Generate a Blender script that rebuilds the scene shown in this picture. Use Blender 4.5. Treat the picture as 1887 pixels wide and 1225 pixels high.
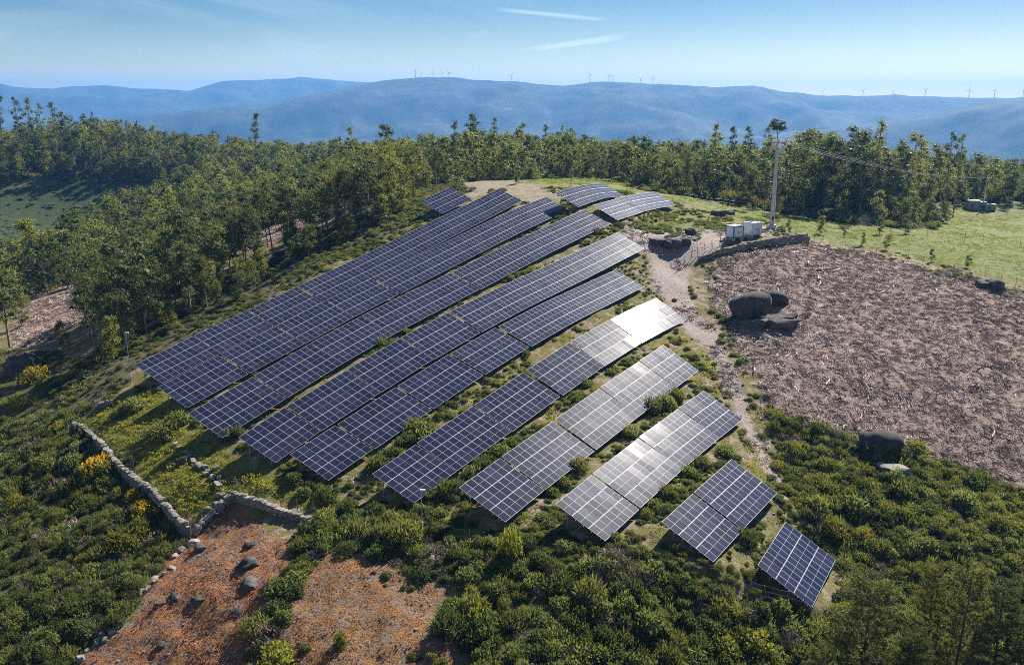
import bpy, math, random
import numpy as np
from mathutils import Vector, Matrix, Euler

for o in list(bpy.data.objects):
    bpy.data.objects.remove(o)
random.seed(7)
RNG = np.random.default_rng(7)
SC = bpy.context.scene
COL = SC.collection

# ------------------------------------------------------------------ camera
F_PX, PITCH = 1680.0, math.radians(14.2767)          # focal length in photo pixels (photo 1887 x 1225)
CX, CY = 943.5, 612.5
CP, SP = math.cos(PITCH), math.sin(PITCH)
cam_data = bpy.data.cameras.new('camera')
cam_data.sensor_width = 36.0
cam_data.lens = 36.0 * F_PX / 1887.0
cam_data.clip_start = 0.5
cam_data.clip_end = 60000.0
cam = bpy.data.objects.new('camera', cam_data)
COL.objects.link(cam)
cam.location = (0, 0, 0)
cam.rotation_euler = (math.radians(90) - PITCH, 0, 0)
SC.camera = cam

# ------------------------------------------------------------------ sky, sun, exposure
SUN_AZ, SUN_EL = math.radians(34.4), math.radians(37.6)   # azimuth from +Y towards +X
world = bpy.data.worlds.new('World')
SC.world = world
world.use_nodes = True
wt = world.node_tree
wt.nodes.clear()
def wn(kind, **kw):
    n = wt.nodes.new(kind)
    for k, v in kw.items():
        setattr(n, k, v)
    return n
w_out = wn('ShaderNodeOutputWorld')
w_bg = wn('ShaderNodeBackground')
w_bg.inputs['Strength'].default_value = 0.052
w_sky = wn('ShaderNodeTexSky', sky_type='NISHITA')
w_sky.sun_disc = False
w_sky.sun_elevation = SUN_EL
w_sky.sun_rotation = SUN_AZ
w_sky.altitude = 500.0
w_sky.air_density = 1.0
w_sky.dust_density = 0.4
w_sky.ozone_density = 4.0
# thin cirrus: noise on the sky direction projected on a high flat layer
w_tc = wn('ShaderNodeTexCoord')
w_sep = wn('ShaderNodeSeparateXYZ')
wt.links.new(w_tc.outputs['Generated'], w_sep.inputs[0])
def wmath(op, a, b=None, clamp=False):
    n = wn('ShaderNodeMath', operation=op)
    n.use_clamp = clamp
    for i, v in enumerate((a, b)):
        if v is None:
            continue
        if isinstance(v, (int, float)):
            n.inputs[i].default_value = v
        else:
            wt.links.new(v, n.inputs[i])
    return n.outputs[0]
w_comb = wn('ShaderNodeCombineXYZ')
wt.links.new(wmath('MULTIPLY', w_sep.outputs['X'], 2.2), w_comb.inputs[0])
wt.links.new(wmath('MULTIPLY', w_sep.outputs['Y'], 2.2), w_comb.inputs[1])
wt.links.new(wmath('ADD', wmath('MULTIPLY', w_sep.outputs['Z'], 17.0), wmath('MULTIPLY', w_sep.outputs['X'], 3.2)), w_comb.inputs[2])
w_noise = wn('ShaderNodeTexNoise')
w_noise.inputs['Scale'].default_value = 1.0
w_noise.inputs['Detail'].default_value = 5.0
w_noise.inputs['Roughness'].default_value = 0.55
w_noise.inputs['Distortion'].default_value = 0.7
wt.links.new(w_comb.outputs[0], w_noise.inputs['Vector'])
cir = wmath('MULTIPLY', wmath('SUBTRACT', w_noise.outputs['Fac'], 0.43), 3.2, True)
# the cirrus bank thins out towards the sun's side of the sky
side = wn('ShaderNodeMapRange')
side.inputs['From Min'].default_value = 0.05
side.inputs['From Max'].default_value = -0.55
wt.links.new(w_sep.outputs['X'], side.inputs['Value'])
cir = wmath('MULTIPLY', cir, wmath('ADD', wmath('MULTIPLY', side.outputs[0], 0.6), 0.05))
def contrail(x0, y0, x1, y1, half, amp):
    """soft straight streak in the sky between two view directions (great-circle segment)"""
    def dirv(px, py):
        u = (px - CX) / F_PX; v = -(py - CY) / F_PX
        return Vector((u, CP + v * SP, -SP + v * CP)).normalized()
    a, b = dirv(x0, y0), dirv(x1, y1)
    nrm = a.cross(b).normalized()
    mid = (a + b).normalized()
    along = nrm.cross(mid).normalized()
    L = abs((b - mid).dot(along))
    def dot(vec):
        n = wn('ShaderNodeVectorMath', operation='DOT_PRODUCT')
        wt.links.new(w_tc.outputs['Generated'], n.inputs[0])
        n.inputs[1].default_value = vec
        return n.outputs['Value']
    across = wmath('SUBTRACT', 1.0, wmath('DIVIDE', wmath('ABSOLUTE', dot(nrm)), half / F_PX), True)
    al = wmath('SUBTRACT', 1.0, wmath('POWER', wmath('DIVIDE', wmath('ABSOLUTE', dot(along)), L), 3.0), True)
    return wmath('MULTIPLY', wmath('MULTIPLY', across, al), amp)
for c in ((910, 17, 1125, 38, 5, 0.5), (960, 92, 1165, 63, 4.5, 0.6), (980, 93, 1150, 71, 4, 0.65), (860, 68, 905, 60, 8, 0.12)):
    cir = wmath('ADD', cir, contrail(*c), True)
w_mix = wn('ShaderNodeMix', data_type='RGBA')
wt.links.new(cir, w_mix.inputs['Factor'])
w_hs = wn('ShaderNodeHueSaturation'); w_hs.inputs['Saturation'].default_value = 1.5; w_hs.inputs['Value'].default_value = 0.57; w_hs.inputs['Hue'].default_value = 0.507
wt.links.new(w_sky.outputs[0], w_hs.inputs['Color'])
# pale air low over the horizon, the same all round
glow = wmath('MULTIPLY', wmath('EXPONENT', wmath('DIVIDE', wmath('ABSOLUTE', w_sep.outputs['Z']), -0.045)), 1.25)
w_gl = wn('ShaderNodeMix', data_type='RGBA', blend_type='MULTIPLY')
w_gl.clamp_factor = False
wt.links.new(glow, w_gl.inputs['Factor'])
wt.links.new(w_hs.outputs[0], w_gl.inputs['A'])
w_gl.inputs['B'].default_value = (3.1, 2.4, 1.45, 1)
wt.links.new(w_gl.outputs['Result'], w_mix.inputs['A'])
w_mix.inputs['B'].default_value = (9.0, 10.0, 10.8, 1)
wt.links.new(w_mix.outputs['Result'], w_bg.inputs['Color'])
wt.links.new(w_bg.outputs[0], w_out.inputs['Surface'])

sun_data = bpy.data.lights.new('sun', 'SUN')
sun_data.energy = 5.0
sun_data.angle = math.radians(0.53)
sun_data.color = (1.0, 0.94, 0.85)
sun = bpy.data.objects.new('sun', sun_data)
COL.objects.link(sun)
SUN_DIR = Vector((math.sin(SUN_AZ) * math.cos(SUN_EL), math.cos(SUN_AZ) * math.cos(SUN_EL), math.sin(SUN_EL)))
sun.rotation_euler = SUN_DIR.to_track_quat('Z', 'Y').to_euler()
sun.location = (60, 80, 90)

SC.view_settings.view_transform = 'Standard'
SC.view_settings.look = 'None'
SC.view_settings.exposure = 1.12
SC.view_settings.gamma = 1.0
SC.view_settings.use_curve_mapping = False
SC.render.engine = 'CYCLES'
SC.cycles.use_denoising = False
SC.cycles.filter_width = 0.95
SC.cycles.max_bounces = 6
SC.cycles.diffuse_bounces = 2
SC.cycles.glossy_bounces = 2
SC.cycles.transmission_bounces = 3
SC.cycles.transparent_max_bounces = 6
SC.cycles.volume_bounces = 0
SC.cycles.sample_clamp_indirect = 6.0

# ------------------------------------------------------------------ helpers
def tag(o, label=None, cat=None, group=None, kind=None):
    if label: o['label'] = label
    if cat: o['category'] = cat
    if group: o['group'] = group
    if kind: o['kind'] = kind
    return o
def mesh(name, verts, faces, mats, fmat=None, smooth=False):
    me = bpy.data.meshes.new(name)
    if isinstance(verts, np.ndarray): verts = verts.tolist()
    me.from_pydata(verts, [], faces)
    for m in (mats if isinstance(mats, (list, tuple)) else [mats]):
        me.materials.append(m)
    if fmat is not None:
        me.polygons.foreach_set('material_index', np.asarray(fmat, dtype=np.int32))
    if smooth:
        me.polygons.foreach_set('use_smooth', np.ones(len(me.polygons), dtype=bool))
    me.update()
    return me
def obj(name, me, parent=None, loc=None, rot=None, scale=None):
    o = bpy.data.objects.new(name, me)
    COL.objects.link(o)
    if parent is not None: o.parent = parent
    if loc is not None: o.location = loc
    if rot is not None: o.rotation_euler = rot
    if scale is not None: o.scale = scale
    return o
def empty(name, loc, rz=0.0):
    o = bpy.data.objects.new(name, None)
    o.empty_display_size = 0.3
    COL.objects.link(o)
    o.location = loc
    o.rotation_euler = (0, 0, rz)
    return o
class MB:
    """collects shapes for one mesh"""
    def __init__(s): s.v, s.f, s.m = [], [], []
    def add(s, verts, faces, mi=0):
        b = len(s.v); s.v += [tuple(p) for p in verts]
        s.f += [tuple(i + b for i in f) for f in faces]; s.m += [mi] * len(faces)
    def box(s, c, d, mi=0, mat=None):
        x, y, z = d[0] / 2, d[1] / 2, d[2] / 2
        vs = [Vector((sx * x, sy * y, sz * z)) for sz in (-1, 1) for sx, sy in ((-1, -1), (1, -1), (1, 1), (-1, 1))]
        if mat is not None: vs = [mat @ v for v in vs]
        vs = [v + Vector(c) for v in vs]
        s.add(vs, [(3, 2, 1, 0), (4, 5, 6, 7), (0, 1, 5, 4), (1, 2, 6, 5), (2, 3, 7, 6), (3, 0, 4, 7)], mi)
    def tube(s, pts, rads, n=6, mi=0, caps=True):
        pts = [Vector(p) for p in pts]; rings = []; b = len(s.v)
        up = Vector((0, 0, 1))
        for i, p in enumerate(pts):
            t = (pts[min(i + 1, len(pts) - 1)] - pts[max(i - 1, 0)]).normalized()
            a = t.cross(up)
            if a.length < 1e-3: a = t.cross(Vector((1, 0, 0)))
            a.normalize(); c = a.cross(t)
            for k in range(n):
                th = 2 * math.pi * k / n
                s.v.append(tuple(p + (a * math.cos(th) + c * math.sin(th)) * rads[i]))
        for i in range(len(pts) - 1):
            for k in range(n):
                k2 = (k + 1) % n
                s.f.append((b + i * n + k, b + i * n + k2, b + (i + 1) * n + k2, b + (i + 1) * n + k)); s.m.append(mi)
        if caps:
            s.f.append(tuple(b + k for k in range(n))[::-1]); s.m.append(mi)
            e = b + (len(pts) - 1) * n
            s.f.append(tuple(e + k for k in range(n))); s.m.append(mi)
    def mesh(s, name, mats, smooth=False): return mesh(name, s.v, s.f, mats, s.m, smooth)

def hash2(ix, iy, seed):
    h = (ix.astype(np.int64) * 374761393 + iy.astype(np.int64) * 668265263 + seed * 1442695041) & 0xFFFFFFFF
    h = ((h ^ (h >> 13)) * 1274126177) & 0xFFFFFFFF
    return ((h ^ (h >> 16)) & 0xFFFFFF) / float(0xFFFFFF)
def vnoise(x, y, scale, seed=0):
    x = np.asarray(x, float) / scale; y = np.asarray(y, float) / scale
    ix, iy = np.floor(x), np.floor(y)
    fx, fy = x - ix, y - iy
    fx = fx * fx * (3 - 2 * fx); fy = fy * fy * (3 - 2 * fy)
    a, b = hash2(ix, iy, seed), hash2(ix + 1, iy, seed)
    c, d = hash2(ix, iy + 1, seed), hash2(ix + 1, iy + 1, seed)
    return (a * (1 - fx) + b * fx) * (1 - fy) + (c * (1 - fx) + d * fx) * fy - 0.5
def fbm(x, y, scale, seed=0, oct=4):
    r = 0
    for k in range(oct): r = r + vnoise(x, y, scale / 2 ** k, seed + k * 17) / 2 ** k
    return r
def project(x, y, z):
    fw = y * CP - z * SP
    up = y * SP + z * CP
    fw = np.where(fw < 1.0, 1.0, fw)
    return CX + F_PX * x / fw, CY - F_PX * up / fw
def ray(px, py):
    u = (px - CX) / F_PX; v = -(py - CY) / F_PX
    return np.array([u, CP + v * SP, -SP + v * CP])
def poly_sd(px, py, poly):
    """signed distance to a polygon, positive inside"""
    px = np.asarray(px, float); py = np.asarray(py, float)
    inside = np.zeros(px.shape, bool); d2 = np.full(px.shape, 1e18)
    n = len(poly)
    for i in range(n):
        x0, y0 = poly[i]; x1, y1 = poly[(i + 1) % n]
        dx, dy = x1 - x0, y1 - y0
        t = np.clip(((px - x0) * dx + (py - y0) * dy) / (dx * dx + dy * dy + 1e-9), 0, 1)
        d2 = np.minimum(d2, (px - x0 - t * dx) ** 2 + (py - y0 - t * dy) ** 2)
        cond = (y0 > py) != (y1 > py)
        xc = x0 + (py - y0) * dx / (dy if abs(dy) > 1e-9 else 1e-9)
        inside ^= cond & (px < xc)
    return np.where(inside, 1, -1) * np.sqrt(d2)
def sstep(a, b, x):
    t = np.clip((x - a) / (b - a), 0, 1)
    return t * t * (3 - 2 * t)
# ------------------------------------------------------------------ materials
def new_mat(name):
    m = bpy.data.materials.new(name); m.use_nodes = True
    nt = m.node_tree; nt.nodes.clear()
    out = nt.nodes.new('ShaderNodeOutputMaterial')
    return m, nt, out
def lk(nt, a, b): nt.links.new(a, b)
def ramp(nt, fac, stops):
    r = nt.nodes.new('ShaderNodeValToRGB')
    el = r.color_ramp.elements
    while len(el) < len(stops): el.new(0.5)
    for e, (p, c) in zip(el, stops):
        e.position = p; e.color = (*c, 1)
    lk(nt, fac, r.inputs[0])
    return r.outputs[0]
def noise(nt, vec, scale, detail=4, rough=0.55, dist=0.0):
    n = nt.nodes.new('ShaderNodeTexNoise')
    n.inputs['Scale'].default_value = scale; n.inputs['Detail'].default_value = detail
    n.inputs['Roughness'].default_value = rough; n.inputs['Distortion'].default_value = dist
    if vec is not None: lk(nt, vec, n.inputs['Vector'])
    return n.outputs['Fac']
def mixc(nt, fac, a, b):
    n = nt.nodes.new('ShaderNodeMix'); n.data_type = 'RGBA'
    for s, v in ((n.inputs['Factor'], fac), (n.inputs['A'], a), (n.inputs['B'], b)):
        if isinstance(v, (int, float)): s.default_value = v
        elif isinstance(v, tuple): s.default_value = (*v, 1)
        else: lk(nt, v, s)
    return n.outputs['Result']
def plain(name, col, rough=0.7, metal=0.0, var=0.12, scale=3.0, spec=0.4, bump=0.0):
    m, nt, out = new_mat(name)
    b = nt.nodes.new('ShaderNodeBsdfPrincipled')
    tc = nt.nodes.new('ShaderNodeTexCoord')
    f = noise(nt, tc.outputs['Object'], scale, 5, 0.6)
    c = ramp(nt, f, [(0.3, tuple(x * (1 - var) for x in col)), (0.7, tuple(min(1, x * (1 + var)) for x in col))])
    lk(nt, c, b.inputs['Base Color'])
    b.inputs['Roughness'].default_value = rough; b.inputs['Metallic'].default_value = metal
    b.inputs['Specular IOR Level'].default_value = spec
    if bump:
        bn = nt.nodes.new('ShaderNodeBump'); bn.inputs['Strength'].default_value = bump; bn.inputs['Distance'].default_value = 0.05
        lk(nt, noise(nt, tc.outputs['Object'], scale * 4, 5, 0.65), bn.inputs['Height'])
        lk(nt, bn.outputs[0], b.inputs['Normal'])
    lk(nt, b.outputs[0], out.inputs[0])
    return m
def leaf(name, cols, trans=0.35, tint=(1.0, 1.0, 0.55), rough=0.6, nscale=0.25):
    """foliage: colour differs from plant to plant and from clump to clump; light also passes through the leaves"""
    m, nt, out = new_mat(name)
    oi = nt.nodes.new('ShaderNodeObjectInfo'); tc = nt.nodes.new('ShaderNodeTexCoord')
    f = noise(nt, tc.outputs['Object'], 1.0 / nscale * 0.25, 3, 0.6)
    a = nt.nodes.new('ShaderNodeMath'); a.operation = 'MULTIPLY_ADD'
    lk(nt, oi.outputs['Random'], a.inputs[0]); a.inputs[1].default_value = 0.5
    s = nt.nodes.new('ShaderNodeMath'); s.operation = 'MULTIPLY'; lk(nt, f, s.inputs[0]); s.inputs[1].default_value = 0.5
    lk(nt, s.outputs[0], a.inputs[2])
    n = len(cols)
    c = ramp(nt, a.outputs[0], [(0.18 + 0.6 * i / (n - 1), cc) for i, cc in enumerate(cols)])
    d = nt.nodes.new('ShaderNodeBsdfPrincipled'); d.inputs['Roughness'].default_value = rough
    d.inputs['Specular IOR Level'].default_value = 0.3
    lk(nt, c, d.inputs['Base Color'])
    t = nt.nodes.new('ShaderNodeBsdfTranslucent')
    tm = nt.nodes.new('ShaderNodeMix'); tm.data_type = 'RGBA'; tm.blend_type = 'MULTIPLY'; tm.inputs['Factor'].default_value = 1.0
    sc = nt.nodes.new('ShaderNodeMix'); sc.data_type = 'RGBA'; sc.blend_type = 'ADD'; sc.inputs['Factor'].default_value = 1.0
    lk(nt, c, sc.inputs['A']); lk(nt, c, sc.inputs['B'])
    lk(nt, sc.outputs['Result'], tm.inputs['A']); tm.inputs['B'].default_value = (*tint, 1)
    lk(nt, tm.outputs['Result'], t.inputs['Color'])
    mx = nt.nodes.new('ShaderNodeMixShader'); mx.inputs[0].default_value = trans
    lk(nt, d.outputs[0], mx.inputs[1]); lk(nt, t.outputs[0], mx.inputs[2])
    lk(nt, mx.outputs[0], out.inputs[0])
    return m

# ------------------------------------------------------------------ the lie of the land
TABLES = {
 1: (10,[[24.54,82.63,-45.02],[29.96,91.73,-44.75]],[[29.36,79.85,-48.1],[34.78,88.95,-47.83]]),
 2: (7,[[15.2,85.09,-41.51],[19.48,91.14,-41.16]],[[19.94,81.9,-44.31],[24.21,87.96,-43.97]]),
 3: (10,[[19.7,91.47,-41.11],[25.78,100.15,-40.84]],[[24.39,88.27,-43.98],[30.47,96.95,-43.71]]),
 4: (7,[[4.45,86.44,-40.16],[8.67,92.52,-39.56]],[[9.33,83.31,-42.76],[13.55,89.39,-42.16]]),
 5: (10,[[8.83,92.78,-39.51],[14.9,101.43,-38.71]],[[13.69,89.61,-42.13],[19.75,98.27,-41.33]]),
 6: (10,[[15.01,101.66,-38.66],[21.14,110.29,-38.12]],[[19.76,98.45,-41.41],[25.89,107.08,-40.87]]),
 7: (7,[[21.33,110.57,-38.07],[25.67,116.58,-37.75]],[[26.0,107.36,-40.96],[30.34,113.37,-40.64]]),
 8: (7,[[-5.64,89.74,-39.82],[-1.38,95.76,-38.93]],[[-0.68,86.61,-42.29],[3.57,92.62,-41.39]]),
 9: (10,[[-1.18,96.04,-38.86],[4.92,104.64,-37.77]],[[3.7,92.91,-41.47],[9.8,101.5,-40.39]]),
 10: (10,[[5.23,105.04,-37.64],[11.39,113.59,-36.46]],[[10.05,101.96,-40.42],[16.2,110.51,-39.25]]),
 11: (10,[[11.54,113.85,-36.4],[17.71,122.4,-35.3]],[[16.28,110.81,-39.35],[22.45,119.36,-38.26]]),
 12: (7,[[17.85,122.65,-35.24],[22.12,128.69,-34.61]],[[22.56,119.65,-38.3],[26.82,125.69,-37.67]]),
 13: (7,[[-15.81,95.87,-40.88],[-11.47,101.76,-39.63]],[[-10.76,92.59,-42.93],[-6.42,98.48,-41.68]]),
 14: (10,[[-11.35,101.94,-39.53],[-5.03,110.26,-37.76]],[[-6.38,98.62,-41.68],[-0.05,106.94,-39.92]]),
 15: (10,[[-4.84,110.45,-37.67],[1.46,118.78,-35.86]],[[0.11,107.22,-40.03],[6.41,115.55,-38.21]]),
 16: (10,[[1.98,119.26,-35.64],[8.29,127.61,-33.99]],[[6.85,116.09,-38.23],[13.16,124.44,-36.57]]),
 17: (10,[[8.47,127.81,-33.9],[14.82,136.22,-32.76]],[[13.22,124.6,-36.65],[19.57,133.01,-35.51]]),
 18: (14,[[15.04,136.47,-32.71],[19.51,142.43,-32.18],[23.98,148.39,-31.82]],[[19.71,133.23,-35.57],[24.12,139.19,-35.13],[28.54,145.16,-34.87]]),
 19: (7,[[-26.22,100.73,-40.47],[-21.91,106.58,-38.98]],[[-21.11,97.45,-42.36],[-16.8,103.3,-40.86]]),
 20: (10,[[-21.66,106.84,-38.94],[-15.44,115.15,-36.79]],[[-16.59,103.56,-40.94],[-10.37,111.87,-38.79]]),
 21: (10,[[-15.19,115.43,-36.72],[-9.02,123.81,-34.73]],[[-10.13,112.19,-38.79],[-3.95,120.58,-36.8]]),
 22: (10,[[-8.7,124.17,-34.67],[-2.54,132.64,-33.04]],[[-3.66,120.92,-36.8],[2.5,129.39,-35.17]]),
 23: (33,[[-2.06,133.12,-32.96],[4.77,142.52,-31.56],[11.64,151.94,-30.51],[18.48,161.39,-29.53]],[[2.91,129.84,-35.19],[9.71,139.23,-33.83],[16.53,148.64,-32.87],[23.37,158.1,-31.93]]),
 24: (7,[[-33.1,103.81,-39.53],[-28.85,109.62,-37.71]],[[-27.94,100.65,-41.5],[-23.69,106.46,-39.68]]),
 25: (10,[[-28.65,109.86,-37.64],[-22.43,118.13,-35.36]],[[-23.58,106.62,-39.72],[-17.36,114.9,-37.44]]),
 26: (10,[[-22.32,118.3,-35.28],[-16.13,126.63,-33.15]],[[-17.28,115.11,-37.48],[-11.09,123.45,-35.36]]),
 27: (10,[[-15.97,126.85,-33.05],[-9.76,135.27,-31.32]],[[-11.0,123.67,-35.42],[-4.79,132.09,-33.69]]),
 28: (48,[[-9.44,135.63,-31.19],[-1.93,145.8,-29.45],[5.6,155.99,-27.97],[13.09,166.19,-26.4],[20.57,176.41,-24.81]],[[-4.53,132.43,-33.65],[2.95,142.59,-31.96],[10.45,152.81,-30.58],[17.92,163.07,-29.12],[25.38,173.32,-27.59]]),
 29: (10,[[-41.1,109.57,-38.52],[-35.09,117.99,-36.22]],[[-35.96,106.47,-40.61],[-29.95,114.89,-38.31]]),
 30: (10,[[-34.97,118.2,-36.15],[-29.05,126.7,-33.91]],[[-29.81,115.15,-38.26],[-23.88,123.65,-36.02]]),
 31: (10,[[-28.98,126.85,-33.84],[-23.0,135.39,-31.91]],[[-23.86,123.75,-36.0],[-17.88,132.29,-34.06]]),
 32: (20,[[-22.89,135.58,-31.82],[-16.74,144.14,-30.1],[-10.56,152.67,-28.39]],[[-17.84,132.4,-34.03],[-11.71,140.97,-32.37],[-5.55,149.51,-30.7]]),
 33: (41,[[-10.22,153.05,-28.33],[-3.94,161.7,-26.53],[2.33,170.36,-24.76],[8.63,179.03,-23.2],[14.92,187.73,-21.72]],[[-5.23,149.93,-30.74],[1.03,158.59,-28.99],[7.28,167.25,-27.28],[13.54,175.93,-25.79],[19.82,184.64,-24.35]]),
 34: (10,[[-49.34,121.07,-38.69],[-43.24,129.43,-36.43]],[[-44.2,117.83,-40.58],[-38.1,126.2,-38.31]]),
 35: (10,[[-43.04,129.73,-36.35],[-36.92,138.12,-34.22]],[[-37.92,126.49,-38.28],[-31.8,134.88,-36.15]]),
 36: (10,[[-36.8,138.34,-34.14],[-30.71,146.74,-31.95]],[[-31.68,135.16,-36.17],[-25.59,143.56,-33.98]]),
 37: (10,[[-30.57,146.94,-31.88],[-24.44,155.37,-29.94]],[[-25.5,143.74,-33.99],[-19.37,152.17,-32.06]]),
 38: (51,[[-24.13,155.73,-29.85],[-17.83,164.35,-27.79],[-11.54,172.98,-25.68],[-5.26,181.62,-23.62],[1.02,190.3,-21.76],[7.35,199.03,-20.31]],[[-19.08,152.56,-32.05],[-12.79,161.22,-30.06],[-6.53,169.91,-28.11],[-0.29,178.59,-26.18],[5.94,187.25,-24.41],[12.22,195.95,-22.99]]),
 39: (10,[[-56.0,129.8,-38.01],[-49.98,138.24,-35.82]],[[-50.83,126.59,-39.87],[-44.81,135.04,-37.68]]),
 40: (10,[[-49.88,138.39,-35.75],[-43.78,146.8,-33.67]],[[-44.76,135.14,-37.66],[-38.65,143.55,-35.58]]),
 41: (10,[[-43.59,147.02,-33.62],[-37.5,155.42,-31.42]],[[-38.46,143.82,-35.59],[-32.37,152.21,-33.39]]),
 42: (57,[[-37.23,155.77,-31.32],[-30.39,165.37,-28.96],[-23.53,174.93,-26.51],[-16.67,184.47,-23.95],[-9.78,194.01,-21.5],[-2.91,203.52,-18.91]],[[-32.1,152.62,-33.37],[-25.28,162.26,-31.12],[-18.44,171.88,-28.8],[-11.61,181.43,-26.3],[-4.72,190.99,-23.9],[2.15,200.53,-21.34]]),
 43: (10,[[-19.94,197.79,-21.02],[-13.91,206.25,-18.9]],[[-14.87,194.78,-23.41],[-8.84,203.23,-21.29]]),
 44: (10,[[9.12,195.75,-19.11],[12.14,199.96,-18.63],[15.17,204.17,-18.32]],[[13.95,192.59,-21.8],[16.96,196.74,-21.26],[19.98,200.9,-20.9]]),
 46: (11,[[16.98,191.5,-21.29],[23.45,201.18,-20.76]],[[21.81,188.42,-24.05],[28.28,198.11,-23.53]]),
 45: (9,[[15.32,204.42,-18.31],[18.11,208.29,-18.35],[20.9,212.13,-18.58]],[[20.03,200.99,-20.84],[22.79,204.8,-20.87],[25.56,208.6,-21.09]]),
 47: (16,[[23.56,201.43,-20.71],[28.5,208.48,-20.65],[33.48,215.51,-20.84]],[[28.26,198.16,-23.49],[33.18,205.17,-23.4],[38.13,212.14,-23.56]]),
}

CTRL = []
for t, (n, hi, lo) in TABLES.items():
    for h, l in zip(hi, lo):
        CTRL.append((l[0], l[1], l[2] - 0.72))
# photo position and height below the camera
for px, py, z in [
    # near foreground
    (0, 1225, -52), (300, 1225, -50), (600, 1225, -47.8), (940, 1225, -47.2), (1300, 1225, -49.5), (1600, 1225, -51.5), (1887, 1225, -52.5),
    (-300, 1225, -56), (2200, 1225, -56), (0, 1100, -50.5), (330, 1090, -47.3), (500, 1080, -46.2), (700, 1080, -45.3), (850, 1120, -46),
    (1100, 1080, -45), (1000, 1030, -44), (1330, 1110, -47.2), (1500, 1160, -49.8), (1700, 1200, -51.5), (1700, 1000, -47.5), (1887, 1000, -47.7),
    (600, 985, -44.6), (430, 960, -45), (480, 925, -43.9), (580, 945, -44.2), (350, 990, -46.8), (300, 880, -44), (210, 800, -43.6), (380, 880, -43.4),
    (330, 800, -42.3), (250, 750, -42), (200, 725, -42.3), (135, 795, -45.2), (220, 880, -46), (60, 900, -48.5), (0, 820, -49), (100, 700, -46.5), (0, 660, -49.5),
    (-300, 900, -55), (-300, 700, -55),
    # left slope, clearing and valley meadow
    (170, 620, -45.5), (100, 560, -47), (30, 600, -50), (60, 480, -52.5), (100, 400, -54), (0, 345, -54), (200, 345, -53), (-300, 400, -60),
    (300, 480, -44.5), (450, 430, -39.5), (560, 395, -35.5), (640, 375, -31.5), (760, 350, -24.5), (700, 330, -28),
    (250, 380, -50),
    # hill top and right side
    (870, 340, -20.6), (950, 352, -20.9), (1000, 343, -20.6), (920, 333, -22), (1060, 333, -22.5), (1150, 340, -23.6), (990, 325, -25),
    (1240, 395, -25.2), (1330, 390, -26.8), (1280, 410, -25.9), (1352, 437, -27.2), (1400, 428, -27.2), (1440, 420, -27.4), (1490, 447, -29.9),
    (1240, 448, -27.3), (1230, 475, -29.5), (1300, 468, -29), (1260, 520, -32.4), (1300, 560, -34.3), (1400, 575, -34.4), (1330, 650, -37.5), (1400, 700, -38.9),
    (1400, 790, -41.8), (1450, 915, -45.2), (1470, 1010, -47.6), (1600, 480, -31.3), (1750, 510, -33.2), (1887, 545, -35), (1500, 520, -32.5), (1700, 620, -36.5),
    (1887, 650, -38.3), (1550, 680, -38), (1700, 750, -40.7), (1600, 810, -42.4), (1750, 880, -44.9), (1887, 880, -45), (2200, 900, -48), (2200, 600, -40),
    (1600, 440, -31), (1750, 450, -32), (1887, 480, -33.5), (1887, 430, -34), (1600, 410, -31.5), (1500, 402, -30.3), (1400, 392, -28.3), (1800, 395, -34),
    (2200, 440, -38), (1300, 365, -25.6), (1200, 345, -24.4), (1600, 900, -45.2), (1560, 1040, -48.7)]:
    r = ray(px, py); t = z / r[2]
    CTRL.append((r[0] * t, r[1] * t, z))
# ground under and behind the camera, and the wooded land beyond the hill
for p in [(-60, 20, -60), (0, 20, -60), (60, 20, -62), (0, -60, -64), (-150, 0, -68), (150, 0, -68), (-180, 100, -64), (190, 100, -62), (0, -200, -72), (-300, -100, -80), (300, -100, -80),
          (-320, 480, -38), (-250, 560, -28), (-400, 620, -20), (-150, 560, -35), (-60, 520, -33), (30, 480, -33), (110, 460, -35), (200, 430, -38), (300, 420, -42),
          (-250, 330, -56), (-140, 400, -44), (-80, 330, -35), (-20, 310, -28.5), (40, 330, -28), (90, 310, -29.5), (150, 300, -32),
          (-500, 800, -22), (-250, 850, -30), (0, 800, -42), (250, 800, -55), (500, 700, -60), (450, 400, -46), (-600, 500, -40), (-500, 300, -62)]:
    CTRL.append(p)
CTRL = np.array(CTRL, float)
def tps_fit(P, lam):
    n = len(P); S = 100.0
    X = P[:, :2] / S
    r = np.sqrt(((X[:, None] - X[None]) ** 2).sum(-1)) + 1e-12
    K = r * r * np.log(r) + lam * np.eye(n)
    Q = np.c_[np.ones(n), X]
    A = np.block([[K, Q], [Q.T, np.zeros((3, 3))]])
    w = np.linalg.solve(A, np.r_[P[:, 2], 0, 0, 0])
    return X, w, S
_X, _W, _S = tps_fit(CTRL, 0.00015)
def tps(x, y):
    sh = np.shape(x); q = np.c_[np.ravel(x), np.ravel(y)] / _S
    out = np.empty(len(q))
    for i in range(0, len(q), 20000):
        c = q[i:i + 20000]
        r2 = ((c[:, None] - _X[None]) ** 2).sum(-1) + 1e-20
        out[i:i + 20000] = (0.5 * r2 * np.log(r2)) @ _W[:-3] + _W[-3] + c @ _W[-2:]
    return out.reshape(sh)
def spaced(a, b, fine, lo, hi, grow):
    v = list(np.arange(a, b + 1e-6, fine)); s = fine; left = []; x = a
    while x > lo: s *= grow; x -= s; left.append(x)
    s = fine; right = []; x = b
    while x < hi: s *= grow; x += s; right.append(x)
    return np.array(left[::-1] + v + right)
GX = spaced(-75, 95, 0.55, -14000, 14000, 1.06)
GY = spaced(62, 222, 0.55, -1500, 15000, 1.06)
gx, gy = np.meshgrid(GX, GY)
RAD = np.hypot(gx, gy)
near = RAD < 1300
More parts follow.
